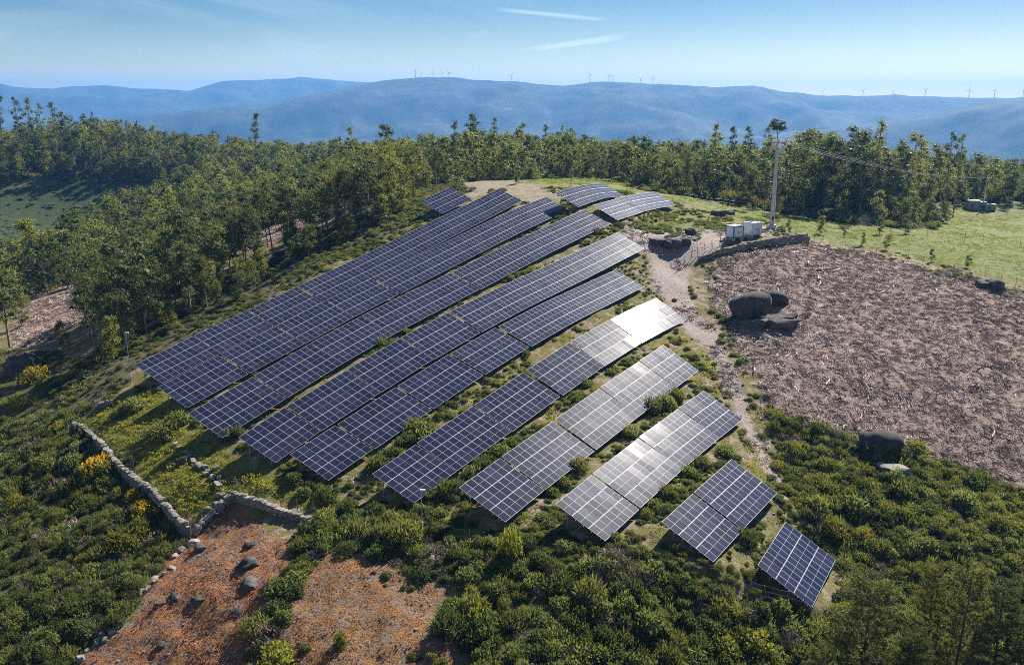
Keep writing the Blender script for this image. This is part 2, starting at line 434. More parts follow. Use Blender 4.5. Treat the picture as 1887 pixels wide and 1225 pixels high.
GZ = np.full(gx.shape, -200.0)
GZ[near] = tps(gx[near], gy[near])
blend = sstep(700, 1300, RAD)
GZ = GZ * (1 - blend) + (-130 - 110 * sstep(1300, 3000, RAD)) * blend
GZ += fbm(gx, gy, 9.0, 3, 3) * 0.5 * sstep(0, 60, RAD) * (1 - sstep(260, 400, RAD)) + fbm(gx, gy, 60, 9, 2) * 2.5 * sstep(240, 400, RAD)

# ------------------------------------------------------------------ what grows where (outlines as seen in the photo)
Z = {
 'field': [(1290, 490), (1330, 466), (1490, 448), (1600, 470), (1750, 500), (1887, 545), (2400, 660), (2400, 1000), (1887, 893), (1750, 852), (1660, 820), (1560, 795), (1440, 768), (1390, 700), (1350, 620), (1320, 540)],
 'track': [(1140, 425), (1170, 405), (1225, 430), (1330, 418), (1425, 412), (1425, 428), (1345, 446), (1262, 486), (1282, 560), (1336, 640), (1386, 740), (1422, 850), (1442, 905), (1428, 905), (1400, 850), (1358, 740), (1300, 650), (1258, 590), (1210, 540), (1190, 470)],
 'meadow': [(1180, 352), (1250, 362), (1440, 388), (1640, 398), (1730, 378), (1887, 372), (2400, 378), (2400, 640), (1887, 530), (1750, 490), (1600, 458), (1490, 436), (1430, 418), (1340, 405), (1300, 385), (1245, 372), (1210, 352)],
 'meadow2': [(960, 338), (1000, 328), (1120, 329), (1190, 347), (1150, 362), (1110, 343), (1050, 344)],
 'orange': [(395, 940), (425, 925), (470, 960), (555, 990), (520, 1080), (460, 1180), (430, 1500), (60, 1500), (130, 1225), (230, 1125), (320, 1020), (365, 985)],
 'orange2': [(600, 1010), (720, 1030), (830, 1080), (790, 1140), (830, 1225), (850, 1500), (470, 1500), (505, 1200), (550, 1090)],
 'clearing': [(25, 640), (35, 550), (100, 505), (165, 478), (260, 425), (520, 365), (660, 375), (560, 430), (400, 480), (250, 540), (165, 570), (110, 645)],
 'moss': [(155, 765), (200, 725), (300, 715), (350, 765), (450, 855), (600, 905), (700, 930), (860, 965), (1100, 1030), (1000, 1030), (800, 985), (585, 945), (435, 903), (375, 955), (330, 940)],
 'valley': [(-600, 330), (200, 336), (330, 340), (215, 400), (130, 460), (30, 500), (-600, 520)],
 'scrub_left': [(-700, 640), (60, 650), (180, 690), (140, 775), (240, 860), (335, 965), (345, 1000), (300, 1045), (225, 1120), (120, 1225), (60, 1500), (-900, 1500)],
 'scrub_right': [(1425, 745), (1480, 775), (1600, 815), (1700, 845), (1887, 900), (2400, 1010), (2400, 1500), (1480, 1500), (1535, 1120), (1545, 1020), (1445, 905), (1430, 850)],
 'hedge': [(575, 955), (640, 945), (800, 985), (1000, 1020), (1150, 1050), (1380, 1115), (1540, 1120), (1640, 1200), (1600, 1500), (1250, 1500), (900, 1500), (850, 1225), (810, 1140), (850, 1090), (700, 1020), (610, 1000)],
 'strip': [(555, 985), (610, 985), (570, 1060), (510, 1180), (480, 1500), (425, 1500), (455, 1190), (510, 1090)],
 'bare_top': [(845, 338), (880, 330), (990, 340), (1035, 362), (1010, 385), (960, 372), (920, 348), (870, 366)],
 'fringe': [(150, 770), (225, 718), (245, 690), (400, 612), (545, 522), (700, 440), (860, 362), (870, 345), (800, 335), (690, 375), (540, 455), (400, 520), (300, 590), (150, 660), (60, 650), (60, 720)],
 'green_patch': [(1180, 402), (1245, 380), (1330, 402), (1335, 420), (1250, 440), (1170, 425)],
}
def zone_of(x, y, z, name, jitter=None):
    if jitter is None: jitter = {'track': 13.0, 'orange': 16.0, 'field': 18.0, 'scrub_right': 16.0}.get(name, 10.0)
    px, py = project(x, y, z)
    d = np.hypot(x, y)
    j = jitter * np.clip(150 / np.maximum(d, 40), 0.25, 2.0)
    px = px + fbm(x, y, 5.0, 101, 3) * 2 * j; py = py + fbm(x, y, 5.0, 202, 3) * j
    s = poly_sd(px, py, Z[name])
    return np.where((y > 30) & (d < 700), s, -999.0)
WT = {}
m_near = (gy > 30) & (RAD < 700)
for k in Z:
    s = np.full(gx.shape, -999.0)
    s[m_near] = zone_of(gx[m_near], gy[m_near], GZ[m_near], k)
    WT[k] = sstep(-5, 5, s)
WT['track'] *= sstep(-0.5, -0.2, fbm(gx, gy, 3.0, 303, 3) + 0.25)
W_FIELD, W_TRACK = WT['field'], np.maximum(WT['track'], WT['bare_top'] * 0.4)
W_MEAD = np.maximum(WT['meadow'], np.maximum(WT['meadow2'], WT['green_patch'] * 0.6))
W_OR = np.maximum(WT['orange'], WT['orange2'] * 0.75)
W_SCRUB = np.maximum.reduce([WT['scrub_left'], WT['scrub_right'], WT['hedge'], WT['strip'], WT['fringe'] * 0.85])
W_SCRUB = np.maximum(W_SCRUB, sstep(230, 300, RAD) * (1 - W_MEAD) * (1 - WT['valley']) * (1 - W_TRACK))
# clods and furrows of the cleared field, rough tussocks elsewhere
ang = math.radians(27.6)
fur = fbm(gx * math.cos(ang) + gy * math.sin(ang), (-gx * math.sin(ang) + gy * math.cos(ang)) * 0.13, 1.5, 31, 3)
nearw = (1 - sstep(220, 300, RAD))
GZ += nearw * (W_FIELD * (fur * 0.34 + fbm(gx, gy, 1.3, 41, 2) * 0.22) + W_OR * fbm(gx, gy, 1.4, 43, 2) * 0.35 + WT['moss'] * fbm(gx, gy, 1.5, 47, 2) * 0.3 + (1 - W_FIELD) * (1 - W_TRACK) * fbm(gx, gy, 2.0, 51, 2) * 0.28 + W_TRACK * fbm(gx, gy, 2.5, 61, 2) * 0.1)
def H(x, y):
    x = np.asarray(x, float); y = np.asarray(y, float)
    i = np.clip(np.searchsorted(GX, x) - 1, 0, len(GX) - 2); j = np.clip(np.searchsorted(GY, y) - 1, 0, len(GY) - 2)
    fx = (x - GX[i]) / (GX[i + 1] - GX[i]); fy = (y - GY[j]) / (GY[j + 1] - GY[j])
    return (GZ[j, i] * (1 - fx) + GZ[j, i + 1] * fx) * (1 - fy) + (GZ[j + 1, i] * (1 - fx) + GZ[j + 1, i + 1] * fx) * fy
def at(px, py, tmax=900.0):
    """ground point seen at a photo position"""
    r = ray(px, py)
    t = np.arange(40.0, tmax, 0.25)
    below = r[2] * t < H(r[0] * t, r[1] * t)
    k = int(np.argmax(below)) if below.any() else len(t) - 1
    p = r * t[k]
    return Vector((p[0], p[1], float(H(p[0], p[1]))))
def lift(px, py, base):
    """point above a ground point, at that point's distance, seen at a photo position (for heights)"""
    r = ray(px, py); k = math.hypot(base[0], base[1]) / math.hypot(r[0], r[1])
    return Vector(r * k)

# ground sheet: one material, zones blended by vertex colour
m_ground, nt, out = new_mat('ground')
tc = nt.nodes.new('ShaderNodeTexCoord'); P3 = tc.outputs['Object']
def vattr(name):
    a = nt.nodes.new('ShaderNodeVertexColor'); a.layer_name = name
    s = nt.nodes.new('ShaderNodeSeparateColor'); lk(nt, a.outputs[0], s.inputs[0])
    return s.outputs
za, zb, zd = vattr('zone_a'), vattr('zone_b'), vattr('zone_c')
n_big, n_mid, n_fine = noise(nt, P3, 0.12, 4), noise(nt, P3, 0.7, 5, 0.6), noise(nt, P3, 4.5, 5, 0.65)
mapf = nt.nodes.new('ShaderNodeMapping'); mapf.inputs['Rotation'].default_value = (0, 0, -ang); mapf.inputs['Scale'].default_value = (1.7, 0.22, 1)
lk(nt, P3, mapf.inputs[0])
n_str = noise(nt, mapf.outputs[0], 3.4, 8, 0.8, 0.7)
hill = mixc(nt, ramp(nt, n_mid, [(0.36, (0, 0, 0)), (0.54, (1, 1, 1))]),
            ramp(nt, n_fine, [(0.3, (0.19, 0.145, 0.11)), (0.7, (0.43, 0.345, 0.29))]),
            ramp(nt, n_fine, [(0.3, (0.085, 0.085, 0.025)), (0.7, (0.22, 0.19, 0.055))]))
field = ramp(nt, n_str, [(0.33, (0.075, 0.050, 0.040)), (0.45, (0.225, 0.160, 0.130)), (0.56, (0.345, 0.258, 0.215)), (0.68, (0.60, 0.49, 0.43))])
field = mixc(nt, ramp(nt, n_big, [(0.4, (0, 0, 0)), (0.65, (0.4, 0.4, 0.4))]), field, (0.26, 0.195, 0.162))
track = ramp(nt, n_fine, [(0.28, (0.15, 0.12, 0.105)), (0.5, (0.33, 0.272, 0.245)), (0.72, (0.50, 0.43, 0.39))])
mead = mixc(nt, ramp(nt, n_mid, [(0.35, (0, 0, 0)), (0.65, (1, 1, 1))]),
            ramp(nt, n_fine, [(0.3, (0.10, 0.135, 0.03)), (0.7, (0.18, 0.22, 0.055))]), ramp(nt, n_fine, [(0.3, (0.14, 0.14, 0.06)), (0.7, (0.28, 0.26, 0.13))]))
orange = mixc(nt, ramp(nt, n_mid, [(0.44, (0, 0, 0)), (0.60, (1, 1, 1))]),
              ramp(nt, n_fine, [(0.28, (0.08, 0.05, 0.035)), (0.72, (0.32, 0.21, 0.155))]), ramp(nt, n_fine, [(0.3, (0.19, 0.085, 0.035)), (0.7, (0.44, 0.215, 0.085))]))
clear = ramp(nt, n_str, [(0.3, (0.12, 0.07, 0.055)), (0.5, (0.29, 0.18, 0.14)), (0.75, (0.44, 0.30, 0.24))])
moss = mixc(nt, ramp(nt, n_mid, [(0.38, (0, 0, 0)), (0.58, (1, 1, 1))]),
            ramp(nt, n_fine, [(0.3, (0.08, 0.085, 0.022)), (0.7, (0.17, 0.165, 0.04))]), ramp(nt, n_fine, [(0.3, (0.13, 0.135, 0.025)), (0.7, (0.26, 0.24, 0.06))]))
scrub = ramp(nt, n_fine, [(0.3, (0.05, 0.045, 0.025)), (0.7, (0.13, 0.105, 0.065))])
valley = ramp(nt, n_mid, [(0.3, (0.025, 0.045, 0.02)), (0.55, (0.05, 0.075, 0.03)), (0.75, (0.085, 0.10, 0.045))])  # meadow greens darkened: the valley's shade is put into the colour
c = hill
for w, col in ((zd[0], scrub), (zd[1], valley), (zb[2], moss), (za[2], mead), (zb[0], orange), (zb[1], clear), (za[0], field), (za[1], track)):
    c = mixc(nt, w, c, col)
bs = nt.nodes.new('ShaderNodeBsdfPrincipled'); bs.inputs['Roughness'].default_value = 0.95; bs.inputs['Specular IOR Level'].default_value = 0.15
bmp = nt.nodes.new('ShaderNodeBump'); bmp.inputs['Strength'].default_value = 0.9; bmp.inputs['Distance'].default_value = 0.25
lk(nt, n_fine, bmp.inputs['Height']); lk(nt, bmp.outputs[0], bs.inputs['Normal'])
lk(nt, c, bs.inputs['Base Color']); lk(nt, bs.outputs[0], out.inputs[0])

ny, nx = gx.shape
ids = np.arange(ny * nx).reshape(ny, nx)
quads = np.stack([ids[:-1, :-1], ids[:-1, 1:], ids[1:, 1:], ids[1:, :-1]], -1).reshape(-1, 4)
def fmax(w): return np.max(np.ravel(w)[quads], 1) * 0 + np.mean(np.ravel(w)[quads], 1)
sel = np.zeros(len(quads), int)
for i, w in enumerate((W_FIELD, W_TRACK, W_MEAD, W_OR, WT['clearing']), 1):
    sel[fmax(w) > 0.5] = i
VV = np.stack([gx.ravel(), gy.ravel(), GZ.ravel()], 1)
def rgba(a, b, c_): return np.stack([np.ravel(a), np.ravel(b), np.ravel(c_), np.ones(a.size)], 1)
ZA, ZB = rgba(W_FIELD, W_TRACK, W_MEAD), rgba(W_OR, WT['clearing'], WT['moss'])
ZC = rgba(W_SCRUB, WT['valley'], np.zeros(gx.shape))
for i, nm in enumerate(('hillside', 'cleared_field', 'dirt_track', 'meadow', 'dry_bracken_ground', 'forest_clearing')):
    q = quads[sel == i]
    used, inv = np.unique(q, return_inverse=True)
    me = mesh(nm, VV[used], inv.reshape(-1, 4).tolist(), m_ground, smooth=True)
    for an, arr in (('zone_a', ZA), ('zone_b', ZB), ('zone_c', ZC)):
        at_ = me.color_attributes.new(an, 'FLOAT_COLOR', 'POINT')
        at_.data.foreach_set('color', arr[used].ravel().astype(np.float32))
    tag(obj(nm, me), kind='structure')

# ------------------------------------------------------------------ far mountains (separate ranges, kilometres away)
m_mtn, nt, out = new_mat('mountain_scrub')
tc = nt.nodes.new('ShaderNodeTexCoord')
a = noise(nt, tc.outputs['Object'], 0.003, 9, 0.7, 0.8)
b2 = noise(nt, tc.outputs['Object'], 0.02, 7, 0.7)
col = mixc(nt, ramp(nt, a, [(0.42, (0, 0, 0)), (0.62, (1, 1, 1))]), ramp(nt, b2, [(0.3, (0.018, 0.030, 0.014)), (0.7, (0.045, 0.058, 0.028))]), ramp(nt, b2, [(0.35, (0.04, 0.05, 0.03)), (0.62, (0.13, 0.12, 0.09)), (0.72, (0.30, 0.27, 0.22))]))
bs = nt.nodes.new('ShaderNodeBsdfPrincipled'); bs.inputs['Roughness'].default_value = 0.95; bs.inputs['Specular IOR Level'].default_value = 0.1
lk(nt, col, bs.inputs['Base Color']); lk(nt, bs.outputs[0], out.inputs[0])
def mountain(name, outline, dist, depth, front, seed, rough):
    ox = np.array([p[0] for p in outline], float); oy = np.array([p[1] for p in outline], float)
    pxs = np.arange(-1500, 3400, 7.0)
    ry = np.interp(pxs, ox, oy) + fbm(pxs, pxs * 0, 60, seed, 4) * 3.0
    vs = np.linspace(0, 1, 96)
    V = np.empty((len(vs), len(pxs), 3))
    for i, (px, py) in enumerate(zip(pxs, ry)):
        r = ray(px, py); r = r / math.hypot(r[0], r[1])
        top = r[2] * dist; hx, hy = r[0], r[1]
        d = dist - front + (front + depth) * vs
        t = (d - (dist - front)) / front
        prof = np.where(t < 1, sstep(0, 1, t) ** 0.9 * 0.75 + t.clip(0, 1) * 0.25, 1 - 0.8 * sstep(0, 1, (d - dist) / depth))
        V[:, i, 0] = hx * d; V[:, i, 1] = hy * d; V[:, i, 2] = -330 + (top + 330) * prof
    lump = sstep(0, 0.25, vs)[:, None] * (1 - 0.92 * np.exp(-((vs * (front + depth) - front) / 420.0) ** 2))[:, None]
    rid = 0.5 - np.abs(fbm(V[..., 0], V[..., 1], 1300, seed + 5, 6))
    V[..., 2] += (rid - 0.36) * rough * lump
    n0, n1 = V.shape[:2]; idx = np.arange(n0 * n1).reshape(n0, n1)
    q = np.stack([idx[:-1, :-1], idx[:-1, 1:], idx[1:, 1:], idx[1:, :-1]], -1).reshape(-1, 4)
    tag(obj(name, mesh(name, V.reshape(-1, 3), q.tolist(), m_mtn, smooth=True)), kind='structure')
RIDGE2 = [(-1500, 250), (100, 238), (200, 225), (260, 213), (400, 201), (490, 195), (530, 185), (600, 170), (640, 160), (720, 148), (790, 143), (850, 147), (950, 152), (1040, 158), (1090, 150), (1150, 154), (1260, 158), (1320, 162), (1390, 160), (1440, 168), (1510, 177), (1590, 179), (1650, 176), (1720, 179), (1800, 181), (1887, 180), (2200, 188), (3400, 200)]
mountain('far_mountain', [(-1500, 150), (-300, 150), (0, 156), (30, 160), (100, 163), (130, 158), (200, 160), (300, 167), (345, 168), (400, 152), (500, 146), (560, 141), (600, 148), (690, 152), (760, 170), (1000, 195), (3400, 200)], 10500, 2500, 3200, 11, 330)
mountain('ridge_mountain', RIDGE2, 6800, 2000, 2900, 23, 320)
mountain('right_mountain', [(-1500, 290), (1300, 262), (1500, 240), (1647, 222), (1740, 205), (1797, 187), (1850, 181), (1887, 177), (2000, 172), (2300, 160), (3400, 170)], 5200, 1500, 1900, 37, 260)
# ------------------------------------------------------------------ solar tables
m_alu = plain('aluminium_frame', (0.42, 0.43, 0.46), 0.55, 0.0, 0.06, 2.0)
m_steel = plain('galvanised_steel', (0.36, 0.37, 0.38), 0.5, 0.55, 0.15, 3.0)
m_glass, nt, out = new_mat('solar_glass')
oi = nt.nodes.new('ShaderNodeObjectInfo'); tc = nt.nodes.new('ShaderNodeTexCoord')
pc = ramp(nt, oi.outputs['Random'], [(0.0, (0.010, 0.012, 0.032)), (0.5, (0.015, 0.018, 0.045)), (1.0, (0.024, 0.026, 0.056))])
dust = noise(nt, tc.outputs['Object'], 1.6, 4, 0.6)
pc = mixc(nt, ramp(nt, dust, [(0.35, (0.0, 0.0, 0.0)), (0.8, (0.10, 0.10, 0.10))]), pc, (0.16, 0.15, 0.14))
gb = nt.nodes.new('ShaderNodeBsdfPrincipled')
lk(nt, pc, gb.inputs['Base Color'])
rr = nt.nodes.new('ShaderNodeMapRange'); lk(nt, dust, rr.inputs['Value'])
rr.inputs['To Min'].default_value = 0.044; rr.inputs['To Max'].default_value = 0.068
lk(nt, rr.outputs[0], gb.inputs['Roughness'])
gb.inputs['IOR'].default_value = 1.45
gb.inputs['Coat Weight'].default_value = 0.06
gb.inputs['Coat Roughness'].default_value = 0.33
lk(nt, gb.outputs[0], out.inputs[0])

PW, PL, PT = 1.045, 2.10, 0.038
def panel_mesh():
    b = MB(); fx, fy, mid = 0.019, 0.032, 0.010
    xs = [0, fx, PW - fx, PW]; ys = [0, fy, PL / 2 - mid, PL / 2 + mid, PL - fy, PL]
    vs = [(x, -y, PT) for y in ys for x in xs]; fs, ms = [], []
    for j in range(5):
        for i in range(3):
            fs.append((j * 4 + i, (j + 1) * 4 + i, (j + 1) * 4 + i + 1, j * 4 + i + 1))
            ms.append(1 if i == 1 and j in (1, 3) else 0)
    for f_, m_ in zip(fs, ms): b.f.append(f_); b.m.append(m_)
    b.v += vs
    k = len(b.v)
    b.v += [(0, 0, 0), (PW, 0, 0), (PW, -PL, 0), (0, -PL, 0)]
    tl, tr, br, bl = 0, 3, 23, 20
    for f_ in ((k, k + 1, k + 2, k + 3), (tl, tr, k + 1, k), (tr, br, k + 2, k + 1), (br, bl, k + 3, k + 2), (bl, tl, k, k + 3)):
        b.f.append(f_); b.m.append(0)
    return b.mesh('solar_panel', [m_alu, m_glass])
ME_PANEL = panel_mesh()
pb = MB()
for c_, d_ in (((0, 0, 0.5), (0.10, 0.012, 1)), ((-0.046, 0.03, 0.5), (0.012, 0.05, 1)), ((0.046, 0.03, 0.5), (0.012, 0.05, 1))):
    pb.box(c_, d_)
ME_POST = pb.mesh('support_post', [m_steel])
def spline(J, s):
    """point on a smooth curve through the joints J, s in 0..1"""
    J = [Vector(j) for j in J]; n = len(J) - 1
    if n == 1: return J[0].lerp(J[1], s)
    u = min(max(s * n, 0), n - 1e-6); i = int(u); t = u - i
    p1, p2 = J[i], J[i + 1]
    p0 = J[i - 1] if i > 0 else p1 * 2 - p2
    p3 = J[i + 2] if i + 2 <= n else p2 * 2 - p1
    return 0.5 * ((2 * p1) + (p2 - p0) * t + (2 * p0 - 5 * p1 + 4 * p2 - p3) * t * t + (3 * p1 - p0 - 3 * p2 + p3) * t ** 3)
ROWS = [[1], [2, 3], [4, 5, 6, 7], [8, 9, 10, 11, 12], [13, 14, 15, 16, 17, 18], [19, 20, 21, 22, 23], [24, 25, 26, 27, 28], [29, 30, 31, 32, 33], [34, 35, 36, 37, 38], [39, 40, 41, 42], [43], [44, 45], [46, 47]]
ORD = ['first', 'second', 'third', 'fourth', 'fifth', 'sixth', 'seventh', 'eighth', 'ninth', 'tenth', 'eleventh', 'twelfth', 'thirteenth', 'fourteenth', 'fifteenth', 'sixteenth', 'seventeenth', 'eighteenth']
LABEL = {1: 'single small solar table standing nearest the camera beside the pines',
         2: 'near table of the two-table solar row beside the pines', 3: 'far table of the two-table solar row, reflecting pale blue sky',
         18: 'brilliant white solar table mirroring the sun, at the far end of its row',
         43: 'small isolated solar table at the hilltop by the eucalyptus trees',
         44: 'left table of the farthest curved solar pair by the green hilltop meadow', 45: 'pale blue table of the farthest curved solar pair, bending over the crest',
         46: 'pinkish solar table on the hilltop with a dark shadow at its end', 47: 'pale curved solar table on the hilltop behind the green scrub mound'}
FOOT = []          # ground footprints, for keeping plants out from under
def place(o, parent_loc, x, y, z, origin):
    m = Matrix((x, y, z)).transposed().to_4x4()
    m.translation = Vector(origin) - parent_loc
    o.matrix_basis = m
def solar_table(t, ri, ti, nrow):
    n, hi, lo = TABLES[t]
    n_long = n > 16
    mid = (spline(hi, 0.5) + spline(lo, 0.5)) / 2
    base = Vector((mid.x, mid.y, float(H(mid.x, mid.y))))
    root = empty('solar_table', base)
    if t in LABEL: lab = LABEL[t]
    else:
        rowd = '%s solar row from the camera' % ORD[ri]
        if ti == 0: lab = 'nearest table at the lower end of the %s' % rowd.replace('solar row', '') .strip()
        if ti == 0: lab = 'short end table nearest the camera in the %s' % rowd
        elif ti == nrow - 1: lab = ('long unbroken' if n_long else 'last') + ' table at the uphill end of the %s' % rowd
        else: lab = '%s table from the near end of the %s' % (ORD[ti], rowd)
    tag(root, lab, 'solar table', 'tilted solar tables in rows on the hillside')
    for j in range(n):
        h0, h1, l0, l1 = spline(hi, j / n), spline(hi, (j + 1) / n), spline(lo, j / n), spline(lo, (j + 1) / n)
        ex = ((h1 - h0) + (l1 - l0)); wd = ex.length / 2; ex.normalize()
        for r in range(3):
            a0 = h0.lerp(l0, r / 3); a1 = h0.lerp(l0, (r + 1) / 3)
            dn = (a1 - a0); ln = dn.length; dn.normalize()
            nz = dn.cross(ex); nz = -nz if nz.z < 0 else nz; nz.normalize()
            # slight unevenness from panel to panel
            q = Matrix.Rotation(random.gauss(0, 0.006), 3, ex) @ Matrix.Rotation(random.gauss(0, 0.006), 3, dn)
            e2 = q @ ex; n2 = q @ nz; y2 = n2.cross(e2)
            o = bpy.data.objects.new('solar_panel', ME_PANEL)
            COL.objects.link(o); o.parent = root
            place(o, base, e2 * (wd / 1.06), y2 * (ln / 2.12), n2, a0 + e2 * 0.0075 + dn * 0.01)
    # purlins under the panels
    for r, fr in enumerate((0.08, 0.27, 0.42, 0.58, 0.74, 0.92)):
        pts = []
        m = max(2, n // 4 + 1) if len(hi) > 2 else 2
        for k in range(m):
            s = -0.02 / n + (1 + 0.04 / n) * k / (m - 1)
            p = spline(hi, s).lerp(spline(lo, s), fr) if len(hi) > 2 else Vector(hi[0]).lerp(Vector(hi[1]), s).lerp(Vector(lo[0]).lerp(Vector(lo[1]), s), fr)
            pts.append(p - base - Vector((0, 0, 0.065)))
        # rails run on a little past the outer panels
        pts[0] = pts[0] + (pts[0] - pts[1]).normalized() * 0.12; pts[-1] = pts[-1] + (pts[-1] - pts[-2]).normalized() * 0.12
        b = MB(); b.tube(pts, [0.05] * len(pts), 4)
        obj('rail', b.mesh('rail', [m_steel]), root)
    L = sum((Vector(hi[k + 1]) - Vector(hi[k])).length for k in range(len(hi) - 1))
    npost = max(2, int(round(L / 3.6)) + 1)
    for k in range(npost):
        s = 0.06 + 0.88 * k / (npost - 1)
        for fr in (0.2, 0.8):
            p = spline(hi, s).lerp(spline(lo, s), fr)
            g = float(H(p.x, p.y)) - 0.3
            o = obj('support_post', ME_POST, root)
            o.location = (p.x - base.x, p.y - base.y, g - base.z); o.scale = (1, 1, max(0.3, p.z - 0.1 - g)); o.rotation_euler = (0, 0, math.radians(-36))
    for k in range(len(hi) - 1):
        FOOT.append([hi[k][:2], hi[k + 1][:2], lo[k + 1][:2], lo[k][:2]])
for ri, row in enumerate(ROWS):
    for ti, t in enumerate(row): solar_table(t, ri, ti, len(row))
def under_table(x, y, grow=0.35):
    r = np.zeros(np.shape(x), bool)
    for q in FOOT: r |= poly_sd(x, y, q) > -grow
    return r
# ------------------------------------------------------------------ stone, walls, rocks
def stone_mat(name, lo, hi, sc):
    m, nt, out = new_mat(name)
    oi = nt.nodes.new('ShaderNodeObjectInfo'); tc = nt.nodes.new('ShaderNodeTexCoord')
    a = ramp(nt, noise(nt, tc.outputs['Object'], sc, 6, 0.65), [(0.32, lo), (0.55, tuple((p + q) / 2 for p, q in zip(lo, hi))), (0.75, hi)])
    v = ramp(nt, oi.outputs['Random'], [(0, (0.62, 0.62, 0.64)), (1, (1.15, 1.1, 1.05))])
    mm = nt.nodes.new('ShaderNodeMix'); mm.data_type = 'RGBA'; mm.blend_type = 'MULTIPLY'; mm.inputs['Factor'].default_value = 1
    lk(nt, a, mm.inputs['A']); lk(nt, v, mm.inputs['B'])
    b = nt.nodes.new('ShaderNodeBsdfPrincipled'); b.inputs['Roughness'].default_value = 0.9; b.inputs['Specular IOR Level'].default_value = 0.2
    lk(nt, mm.outputs['Result'], b.inputs['Base Color'])
    bn = nt.nodes.new('ShaderNodeBump'); bn.inputs['Strength'].default_value = 0.6; bn.inputs['Distance'].default_value = 0.08
    lk(nt, noise(nt, tc.outputs['Object'], sc * 3, 6, 0.7), bn.inputs['Height']); lk(nt, bn.outputs[0], b.inputs['Normal'])
    lk(nt, b.outputs[0], out.inputs[0])
    return m
m_stone = stone_mat('granite_stone', (0.16, 0.15, 0.135), (0.46, 0.43, 0.39), 2.5)
m_boulder = stone_mat('shade_darkened_granite', (0.045, 0.044, 0.044), (0.15, 0.143, 0.137), 0.9)  # granite colour lowered so the boulders' backlit shade is in the colour
def ico(sub):
    import bmesh
    bm = bmesh.new(); bmesh.ops.create_icosphere(bm, subdivisions=sub, radius=1.0)
    v = np.array([p.co[:] for p in bm.verts]); f = [tuple(x.index for x in fc.verts) for fc in bm.faces]
    bm.free(); return v, f
ICO1, ICO2, ICO3 = ico(1), ico(2), ico(3)
def lump(v, seed, amp, freq):
    n = fbm(v[:, 0] * freq + v[:, 2] * 0.7 * freq + seed * 7.3, v[:, 1] * freq - v[:, 2] * 0.9 * freq + seed * 3.1, 1.0, seed, 3)
    return v * (1 + amp * n)[:, None]
def block(seed):
    """rough squared stone about 1 x 1 x 1"""
    v, f = ICO2; r = random.Random(seed)
    w = np.sign(v) * np.abs(v) ** 0.45
    w = lump(w, seed, 0.22, 1.3) * np.array([0.54, 0.54, 0.54])
    return mesh('stone', w, f, m_stone)
ICO_S = ico(1)
def block_small(seed):
    v, f = ICO_S
    w = np.sign(v) * np.abs(v) ** 0.38
    w = lump(w, seed, 0.24, 1.3) * 0.55
    return mesh('stone', w, f, m_stone)
STONES = [block_small(s) for s in range(8)]
def path_pts(pix): return [at(*p) for p in pix]
def resample(P, step):
    out = [P[0].copy()]; acc = 0.0
    for a, b in zip(P[:-1], P[1:]):
        L = math.hypot(b.x - a.x, b.y - a.y); d = step - acc
        while d <= L:
            out.append(a.lerp(b, d / L)); d += step
        acc = (acc + L) % step if L > 0 else acc
        acc = L - (d - step)
    return out
def dry_wall(label, pix, h0, h1, sl, courses, thick, skip=0.0):
    P = path_pts(pix)
    base = P[len(P) // 2].copy()
    root = empty('stone_wall', base); tag(root, label, 'stone wall', 'dry stone walls')
    Q = resample(P, sl)
    core = MB(); n = len(Q)
    prof = []
    for i, q in enumerate(Q):
        d = (Q[min(i + 1, n - 1)] - Q[max(i - 1, 0)]); d.z = 0; d.normalize()
        s = Vector((-d.y, d.x, 0)); h = h0 + (h1 - h0) * i / max(1, n - 1)
        g = float(H(q.x, q.y))
        prof.append((q, d, s, g, h))
    vs, fs = [], []
    for q, d, s, g, h in prof:
        for k, (sx, zz) in enumerate(((-1, g - 0.5), (-1, g + h * 0.72), (1, g + h * 0.72), (1, g - 0.5))):
            p = q + s * sx * thick * 0.24; vs.append((p.x - base.x, p.y - base.y, zz - base.z))
    for i in range(n - 1):
        for k in range(4):
            k2 = (k + 1) % 4; fs.append((i * 4 + k, i * 4 + k2, i * 4 + 4 + k2, i * 4 + 4 + k))
    fs += [(3, 2, 1, 0), tuple(4 * (n - 1) + k for k in range(4))]
    obj('rubble_core', mesh('rubble_core', vs, fs, m_stone), root) if skip == 0 else None
    for i, (q, d, s, g, h) in enumerate(prof[:-1]):
        ch = h / courses
        for c_ in range(courses):
            top = c_ == courses - 1
            if random.random() < skip: continue
            o = obj('stone', random.choice(STONES), root)
            off = (0.5 if c_ % 2 else 0.0) * sl
            p = q + d * (off + random.gauss(0, 0.05)) + s * random.gauss(0, thick * 0.11)
            o.location = (p.x - base.x, p.y - base.y, g - base.z + ch * (c_ + 0.45) + random.gauss(0, 0.03))
            lf = sl * random.choice((0.75, 0.95, 1.1, 1.45))
            pit = math.atan2(prof[i + 1][3] - g, sl)
            o.scale = (lf, thick * random.uniform(0.7, 1.25), ch * random.uniform(0.85, 1.25) * (random.uniform(0.5, 1.5) if top else 1))
            o.rotation_euler = (random.gauss(0, 0.08), -pit + random.gauss(0, 0.10), math.atan2(d.y, d.x) + random.gauss(0, 0.10))
    return prof
W1 = dry_wall('long pale retaining wall running diagonally beside the yellow broom bushes', [(138, 792), (200, 845), (262, 908), (318, 965), (352, 992)], 1.2, 1.65, 0.62, 3, 0.65)
W2 = dry_wall('short low wall rising from the wall corner along the mossy terrace', [(362, 985), (395, 950), (430, 925)], 1.1, 1.1, 0.6, 2, 0.7)
W3 = dry_wall('low pale wall above the orange bracken, running towards the hedge', [(432, 924), (480, 938), (530, 953), (580, 966)], 1.2, 0.7, 0.6, 3, 0.65)
